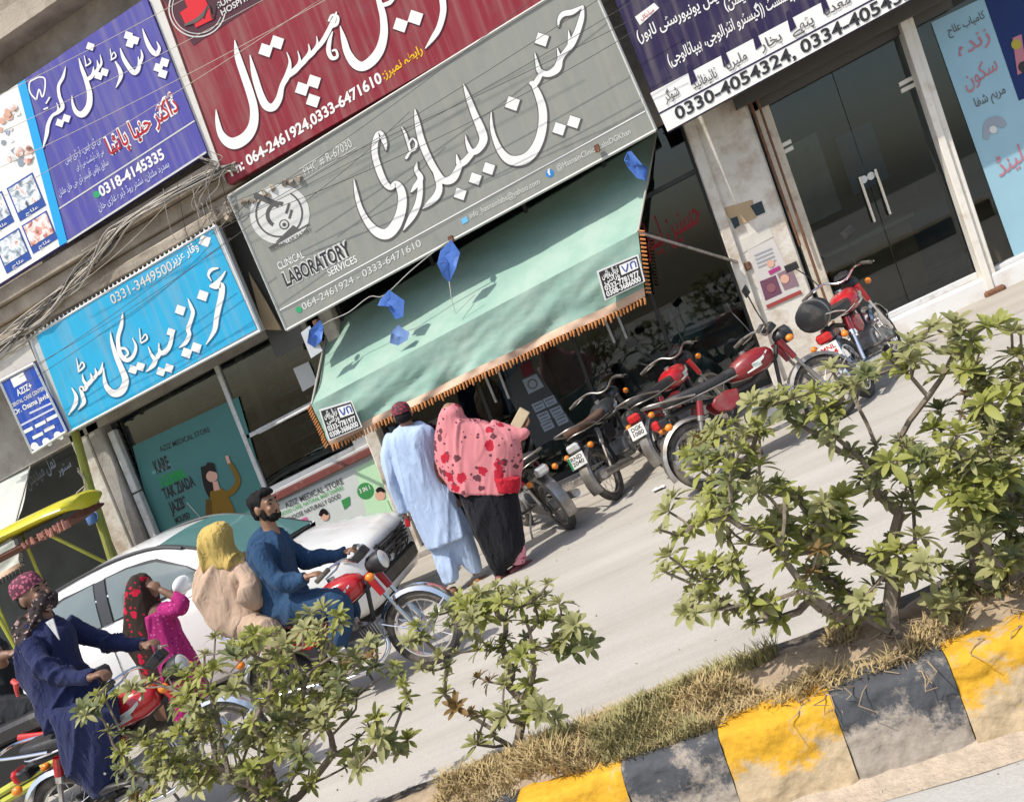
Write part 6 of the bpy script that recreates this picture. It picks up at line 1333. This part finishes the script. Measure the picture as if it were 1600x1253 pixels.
me = remesh(b, .013, 2); wrinkle(me, .010, 9, (.3, 0, 1), 8, .002); put(me, 'dress', floral('magenta_print', (.36,.025,.15), (.16,.02,.07), (.6,.12,.32), s1=30, s2=34, th=.25), w2)
b = MB(); sil(b, C, [((555,308),(600,312),.06), ((528,355),(622,352),.115), ((522,430),(650,420),.13), ((524,500),(668,500),.145), ((530,570),(690,560),.155), ((560,640),(715,640),.16), ((600,700),(740,700),.165)])
me = remesh(b, .012, 2); wrinkle(me, .010, 8, (.35, 0, 1), 2, .002); put(me, 'scarf', floral('dark_rose_scarf', (.040,.028,.022), (.50,.015,.045), (.50,.015,.045), s1=13, s2=10, th=.33), w2)
shoe(w2, W(-4.55, 6.98, .0), (.7, .7, 0), sandal, L=.23); shoe(w2, W(-4.6, 7.14, .0), (.7, .7, 0), sandal, L=.23)

# ---- the rickshaw passenger cut by the left edge
C = Crop((0, 780), 2.65, 6.35)
r4 = thing('person', 'seated rickshaw passenger in black cut by the left edge', 'person', W(-6.0, 6.35, .4))
b = MB(); hc = C(-90, 420); head(b, hc, (.9, -.3, 0))
sil(b, C, [((-130,520),(-70,520),.06), ((-160,600),(-10,590),.10), ((-150,760),(20,740),.12), ((-130,860),(40,850),.13)])
limb(b, [C(-30,610,-.1), C(10,680,-.15), C(5,650,-.2), C(40,640,-.22)], [.05, .045, .04, .03]); hand(b, C(38,642,-.22), Vector((.8, 0, .2)), Vector((.2, 0, -1)))
limb(b, [C(-40,860,-.05), C(90,880,-.1), C(170,900,-.1), C(130,1020,-.1), C(90,1150,-.1)], [.08, .07, .055, .045, .035])
put(remesh(b, .011), 'body', skin_d, r4)
b = MB(); sil(b, C, [((-140,540),(-60,540),.07), ((-185,600),(-5,590),.14), ((-180,760),(60,720),.16), ((-150,870),(90,840),.17)]); limb(b, [C(-60,850,-.03), C(80,870,-.1), C(190,890,-.1), C(215,930,-.1)], [.13, .12, .10, .09]); limb(b, [C(200,900,-.1), C(160,1010,-.1), C(110,1120,-.1)], [.09, .08, .06])
me = remesh(b, .014, 2); wrinkle(me, .012, 7, (.6, 0, .5), 3); put(me, 'clothes', fabric('charcoal_cloth', (.022,.023,.026), .15), r4)
shoe(r4, C(85,1165,-.1), (.9, -.2, 0), mat('maroon_sandal', (.2,.05,.05), .6))
b = MB(); b.tube([C(50,750,-.25), C(70,760,-.25), C(68,790,-.25), C(75,815,-.25)], [.02, .03, .015, .012], 8); b.build('keyring', mat('coral_plastic', (.6,.07,.06), .4), r4)

bpy.data.scenes.remove(RS)
# ------------------------------------------------------------------ shrubs on the median
def leaf_mat(name, c, c2):
    m = bpy.data.materials.new(name); m.use_nodes = True; n = m.node_tree.nodes; L = m.node_tree.links; b = n['Principled BSDF']
    b.inputs['Roughness'].default_value = .55; b.inputs['Specular IOR Level'].default_value = .35
    oi = n.new('ShaderNodeObjectInfo'); tc = n.new('ShaderNodeTexCoord'); nz = n.new('ShaderNodeTexNoise'); nz.inputs['Scale'].default_value = 18; L.new(tc.outputs['Object'], nz.inputs['Vector'])
    ad = n.new('ShaderNodeMath'); ad.operation = 'MULTIPLY_ADD'; ad.inputs[1].default_value = .6; L.new(nz.outputs[0], ad.inputs[0]); mu = n.new('ShaderNodeMath'); mu.operation = 'MULTIPLY'; mu.inputs[1].default_value = .5; L.new(oi.outputs['Random'], mu.inputs[0]); L.new(mu.outputs[0], ad.inputs[2])
    mx = n.new('ShaderNodeMix'); mx.data_type = 'RGBA'; mx.inputs[6].default_value = (*c, 1); mx.inputs[7].default_value = (*c2, 1); L.new(ad.outputs[0], mx.inputs[0]); L.new(mx.outputs[2], b.inputs['Base Color'])
    t = n.new('ShaderNodeBsdfTranslucent'); L.new(mx.outputs[2], t.inputs[0]); ms = n.new('ShaderNodeMixShader'); ms.inputs[0].default_value = .34; o = n['Material Output']
    L.new(b.outputs[0], ms.inputs[1]); L.new(t.outputs[0], ms.inputs[2]); L.new(ms.outputs[0], o.inputs[0]); return m
LM = [leaf_mat('leaf_fresh', (.205,.225,.045), (.38,.385,.105)), leaf_mat('leaf_dusty', (.22,.225,.085), (.39,.38,.17)), leaf_mat('leaf_olive', (.11,.13,.045), (.22,.24,.095)), leaf_mat('leaf_dry', (.17,.10,.03), (.30,.20,.07))]
rn = random.Random(21)
def leaf(b, d, up, L, w, fold, droop):
    d = d.normalized(); s = d.cross(up).normalized(); u = s.cross(d)
    P = []
    for t, q in ((0, .15), (.28, .8), (.58, 1.0), (.84, .72), (1, .12)):
        c = d*L*(t+.08) + u*(-droop*L*t*t); P.append((c - s*w*q + u*fold*w*q, c, c + s*w*q + u*fold*w*q))
    vs = [v for r in P for v in r]; b.add(vs, [(i*3+j, i*3+j+1, i*3+j+4, i*3+j+3) for i in range(4) for j in range(2)])
CL = []
for k in range(10):
    b = MB(); n = rn.randint(11, 16); open_ = rn.uniform(.2, .75)
    for i in range(n):
        a = i*2.4+rn.uniform(-.3, .3); t = i/n; el = lerp(open_-.45, 1.25, t)+rn.uniform(-.2, .2)
        d = Vector((math.cos(a)*math.cos(el), math.sin(a)*math.cos(el), math.sin(el)))
        leaf(b, d, Vector((0, 0, 1)) if el < 1.1 else Vector((1, 0, 0)), lerp(.064, .034, t)*rn.uniform(.8, 1.15), lerp(.0112, .0075, t)*rn.uniform(.85, 1.2), rn.uniform(.15, .6), rn.uniform(-.05, .45))
    CL.append(b)
CLM = {}
def cluster_mesh(k, m):
    if (k, m) not in CLM:
        me = CL[k].mesh('leaf_cluster', None, 60, recalc=False); me.materials.append(LM[m]); CLM[(k, m)] = me
    return CLM[(k, m)]
bark = mat('grey_bark', (.16,.125,.09), .9, 0, .3, 20, .6, 60, dirt=(.30,.25,.19), dscale=12, damt=.5)
def shrub(label, base, pts, dry=(), dark=(), fill=0, dys=.28, ybase=None, dens=.5):
    B = UG(*base, .31)
    B = Vector((B.x, ybase or B.y, .29)); r = thing('shrub', label, 'shrub', W(*B), group='shrubs on the median')
    cl = []
    for (x, y) in pts:
        c = U(x, y, B.y + rn.uniform(-dys, dys*.75)); cl.append((c, (x, y)))
    for i in range(fill):
        a, c_ = rn.choice(pts), rn.choice(pts)
        if (a[0]-c_[0])**2+(a[1]-c_[1])**2 > 110**2: continue
        q = (lerp(a[0], c_[0], rn.random())+rn.uniform(-14, 14), lerp(a[1], c_[1], rn.random())+rn.uniform(-14, 14)); cl.append((U(*q, B.y+rn.uniform(-dys, dys)), q))
    nodes = [B]; par = [-1]; plen = [0]; cnt = [0]; tips = []
    order = sorted(cl, key=lambda q: (q[0]-B).length)
    for c, q in order:
        best = min(range(len(nodes)), key=lambda i: (nodes[i]-c).length + .30*plen[i] + (.25 if nodes[i].z > c.z+.05 else 0))
        p = best; a = nodes[best]; k = max(2, int((c-a).length/.07)); dv = c-a
        for j in range(1, k+1):
            t = j/k; jit = Vector((rn.uniform(-1, 1), rn.uniform(-1, 1), rn.uniform(-1, 1)))*.012*(1 if j < k else 0)
            sag = Vector((0, 0, .10*dv.length*(t*t-t) + .0))
            nodes.append(a + dv*t + jit + sag*1.2); par.append(p); plen.append(plen[p]+dv.length/k); cnt.append(0); p = len(nodes)-1
        tips.append((p, q))
    for p, _ in tips:
        while p >= 0: cnt[p] += 1; p = par[p]
    b = MB(W)
    for i in range(1, len(nodes)):
        ra = .0022+.0024*max(1, cnt[par[i]])**.52; rb = .0020+.0024*max(1, cnt[i])**.52
        if cnt[par[i]] > cnt[i]*1.8: ra = rb*1.15
        b.tube([nodes[par[i]], nodes[i]], [min(ra, .04), min(rb, .04)], 5)
    b.build('stem', bark, r, smooth=60)
    for p, q in tips:
        d = (nodes[p]-nodes[max(par[p], 0)]).normalized(); up = (d*.5+Vector((rn.uniform(-.4, .4), rn.uniform(-.7, .25), .9))).normalized()
        m = 3 if q in dry or rn.random() < .02 else 2 if q in dark else rn.choice((0, 0, 0, 1, 1, 1, 2))
        for extra in range(2 if rn.random() < dens else 1):
            o = bpy.data.objects.new('leaf_cluster', cluster_mesh(rn.randrange(10), m)); COL.objects.link(o); o.parent = r
            e = up.to_track_quat('Z', 'Y') @ Euler((0, 0, rn.uniform(0, 6.28))).to_quaternion(); s_ = rn.uniform(.6, 1.3)*(1 if not extra else .8)
            pos = W(*(nodes[p]-d*.07*extra)) - r.location
            o.matrix_local = Matrix.Translation(pos) @ e.to_matrix().to_4x4() @ Matrix.Scale(s_, 4)
    return r
def zz(o, k, l): return [(o[0]+x/k, o[1]+y/k) for x, y in l]
Rz = zz((1000, 480), 2.41, [(1110,80),(1180,60),(1340,70),(1010,140),(1040,190),(940,200),(1180,180),(1250,130),(850,250),(790,290),(720,310),(650,320),(560,370),(610,360),(500,370),(430,430),(350,440),(300,480),(220,550),(180,560),(380,530),(280,460),(440,480),(400,640),(450,600),(520,660),(600,720),(690,740),(740,490),(890,520),(1020,510),(940,580),(830,650),(890,640),(1010,650),(1060,570),(130,720),(110,770),(80,840),(270,740),(330,720),(210,820),(250,800),(330,870),(440,840),(480,830),(560,830),(510,900),(700,780),(760,800),(110,940),(100,1000),(240,960),(340,960),(370,990),(200,1070),(270,1060),(420,1110),(180,1150),(210,1150),(640,870),(700,910),(590,930),(530,1170),(430,1190),(900,920),(950,870),(920,1010),(1050,870),(1060,960),(700,1020),(750,1060),(640,1100),(720,1150),(800,1120),(860,1160),(1040,990)])
R2 = zz((1000, 480), 2.41, [(1220,260),(1290,340),(1380,340),(1130,390),(1280,400),(1130,960),(1190,740),(1240,620),(1250,680),(1310,600),(1350,700),(1400,560),(1380,640),(1210,840),(1290,870),(1350,980),(1260,1020),(1400,1010),(1120,1110),(1180,1100),(1420,420),(1430,180),(1400,100),(1420,900),(1380,800),(1300,780),(1150,560),(1090,660),(1480,300),(1500,500),(1500,650),(1520,800),(1480,940),(1540,420),(1200,480),(1330,480),(1440,720)])
Mz = zz((600, 880), 3.36, [(290,270),(340,330),(170,330),(130,410),(190,390),(400,190),(450,230),(500,160),(530,220),(590,120),(610,190),(690,150),(750,130),(860,110),(850,170),(790,210),(920,215),(560,440),(620,430),(460,290),(540,270),(640,300),(800,320),(780,440),(720,490),(980,330),(990,370),(930,310),(910,420),(990,460),(1070,430),(300,480),(340,540),(500,600),(320,690),(380,760),(650,520),(690,560),(770,640),(780,700),(800,780),(830,770),(640,790),(530,810),(600,850),(720,840),(900,820),(490,950),(580,910),(650,640),(430,240),(720,230)])
Lz = zz((120, 900), 2.857, [(70,600),(40,620),(130,560),(190,520),(250,500),(140,690),(200,700),(200,780),(230,840),(190,860),(260,880),(330,850),(350,800),(290,720),(320,760),(380,720),(340,470),(400,440),(450,420),(480,450),(530,410),(560,440),(600,520),(620,400),(570,350),(640,420),(690,310),(700,360),(740,320),(760,270),(800,300),(850,270),(880,350),(900,250),(930,300),(980,250),(1000,200),(1040,170),(1100,150),(1150,180),(1080,220),(1020,280),(960,340),(900,400),(850,420),(800,400),(1050,300),(1100,260),(1150,240),(1180,210),(480,520),(520,590),(560,640),(480,660),(620,620),(680,680),(720,740),(760,770),(700,780),(640,760),(560,720),(600,700),(540,560),(450,580),(830,480),(900,500),(960,460),(1020,450),(1080,480),(1120,420),(1150,480),(1200,430),(1260,380),(1300,300),(1320,360),(1340,320),(1180,520),(1120,560),(1050,540),(980,560),(900,600),(920,660),(860,680),(940,720),(960,700),(1000,660),(1040,690),(1100,640),(1150,600),(1200,560),(1250,540),(820,580),(790,650),(880,560),(870,780),(850,840),(780,860),(720,880),(680,900),(640,860),(600,900),(560,900),(520,880),(480,900),(420,850),(400,900),(460,830),(550,820),(760,960),(820,970),(880,960),(900,990),(950,940),(780,900),(330,980),(250,980),(530,930),(1000,800),(1040,840),(1060,900),(980,780),(1430,440),(1460,480),(1480,540),(1450,600),(1350,720),(1400,740),(1480,730),(1290,800),(1260,850),(1310,790),(1380,700),(1440,790)])
shrub('open crowned shrub with a thick leaning stem on the median at the right', (1425, 975), Rz, dark=set(Rz[54:55]+Rz[23:24]+Rz[32:34]), fill=700, ybase=3.36, dens=.5)
shrub('leafy shrub on the median cut by the right edge', (1590, 935), R2, dark=set(R2[3:5]), fill=260, ybase=3.36, dens=.8)
shrub('small airy shrub on the median in the middle', (816, 1145), Mz, dry={Mz[33], Mz[35]}, dark={Mz[1], Mz[22], Mz[29], Mz[30], Mz[39]}, fill=60, dys=.2, ybase=3.62, dens=.8)
shrub('large dense shrub on the median in front of the riders', (450, 1265), Lz, dark=set(Lz[i] for i in range(0, len(Lz), 9)), dry={Lz[40+47]}, fill=520, dys=.3, ybase=3.75, dens=.12)

# ------------------------------------------------------------------ grass and dead stalks along the kerb
def grass(name, label, m, n, xr, yf, hh, seed, lean=.5):
    rn = random.Random(seed); b = MB(W); vs = []; fs = []
    for i in range(n):
        x = rn.uniform(*xr); v = rn.random(); y = kerb_y(x)+.10+v*(MWf(x)-.14)
        if noise.noise(Vector((x*2.3, y*4, seed))) < yf(x): continue
        z = soil_h(x, y)-.01; H = rn.uniform(*hh)*(.6+.6*abs(noise.noise(Vector((x*3, y*5, seed+4))))*2); a = rn.uniform(0, 6.28); w = rn.uniform(.0018, .004)
        dx, dy = math.cos(a)*lean*H, math.sin(a)*lean*H-.15*H; px_, py_ = -math.sin(a)*w, math.cos(a)*w
        o = len(vs)
        vs += [W(x-px_, y-py_, z), W(x+px_, y+py_, z), W(x+dx*.35+px_*.8, y+dy*.35+py_*.8, z+H*.6), W(x+dx*.35-px_*.8, y+dy*.35-py_*.8, z+H*.6), W(x+dx, y+dy, z+H*.95)]
        fs += [(o, o+1, o+2, o+3), (o+3, o+2, o+4)]
    b.v = vs; b.q = fs; b.mi = [0]*len(fs)
    tag(b.build(name, m, recalc=False, smooth=0), label, 'grass', kind='stuff')
gm = mat('green_grass', (.31,.275,.12), .8, 0, .3, 6); dm = mat('dry_grass', (.40,.30,.14), .85, 0, .3, 6)
grass('grass', 'short green grass growing on the median', gm, 14000, (-1.25, -.2), lambda x: -.25+abs(x+.75)*.9, (.04, .10), 3)
grass('dry_grass', 'dry straw coloured grass along the median kerb', dm, 16000, (-1.65, .75), lambda x: -.1 if x < .1 else .05, (.03, .085), 8, .9)
rn = random.Random(31); b = MB(W)
for i in range(60):
    x = lerp(-.15, .75, rn.random()); y = kerb_y(x)+.06+rn.random()*.3; z = soil_h(x, y); pts = [Vector((x, y, z))]
    a = rn.uniform(0, 6.28)
    for k in range(4): pts.append(pts[-1]+Vector((rn.uniform(-.05, .05), -rn.uniform(-.02, .05), rn.uniform(-.01, .03)-.012*k)))
    b.tube(pts, [.003, .0028, .0024, .002, .0012], 4)
tag(b.build('dead_stalks', mat('dead_stalk', (.34,.25,.15), .9, 0, .3, 9)), 'dead creeper stalks lying on the median beside the shrubs', 'stalks', kind='stuff')
# ------------------------------------------------------------------ litter and pebbles
for lab, x, y in (('crumpled white paper scrap on the road below the brown-seated motorbike', 1030, 766), ('tiny white paper scrap on the road right of the other scrap', 1096, 764)):
    p_ = UG(x, y); b = MB(); rn = random.Random(x)
    b.grid(4, 3, lambda u, v: W(p_.x+(u-.5)*.12, p_.y+(v-.5)*.09, .012+.022*rn.random())); tag(b.build('paper_scrap', mat('litter_paper', (.66,.65,.62), .8), smooth=0), lab, 'litter')
rn = random.Random(77); b = MB()
for i in range(200):
    x = rn.uniform(-5, 4); y = rn.choice((kerb_y(x)-rn.random()*.16, rn.uniform(3.75, 10.4))); s_ = rn.uniform(.003, .008); c_ = W(x, y, s_*.6)
    b.obox(c_, (s_*1.6, s_*1.2, s_), Euler((rn.random()*3, rn.random()*3, rn.random()*3)).to_matrix())
tag(b.build('pebbles', mat('pebble', (.33,.28,.22), .9, 0, .3, 30), smooth=0), 'loose grit scattered on the road and gutter', 'grit', kind='stuff')
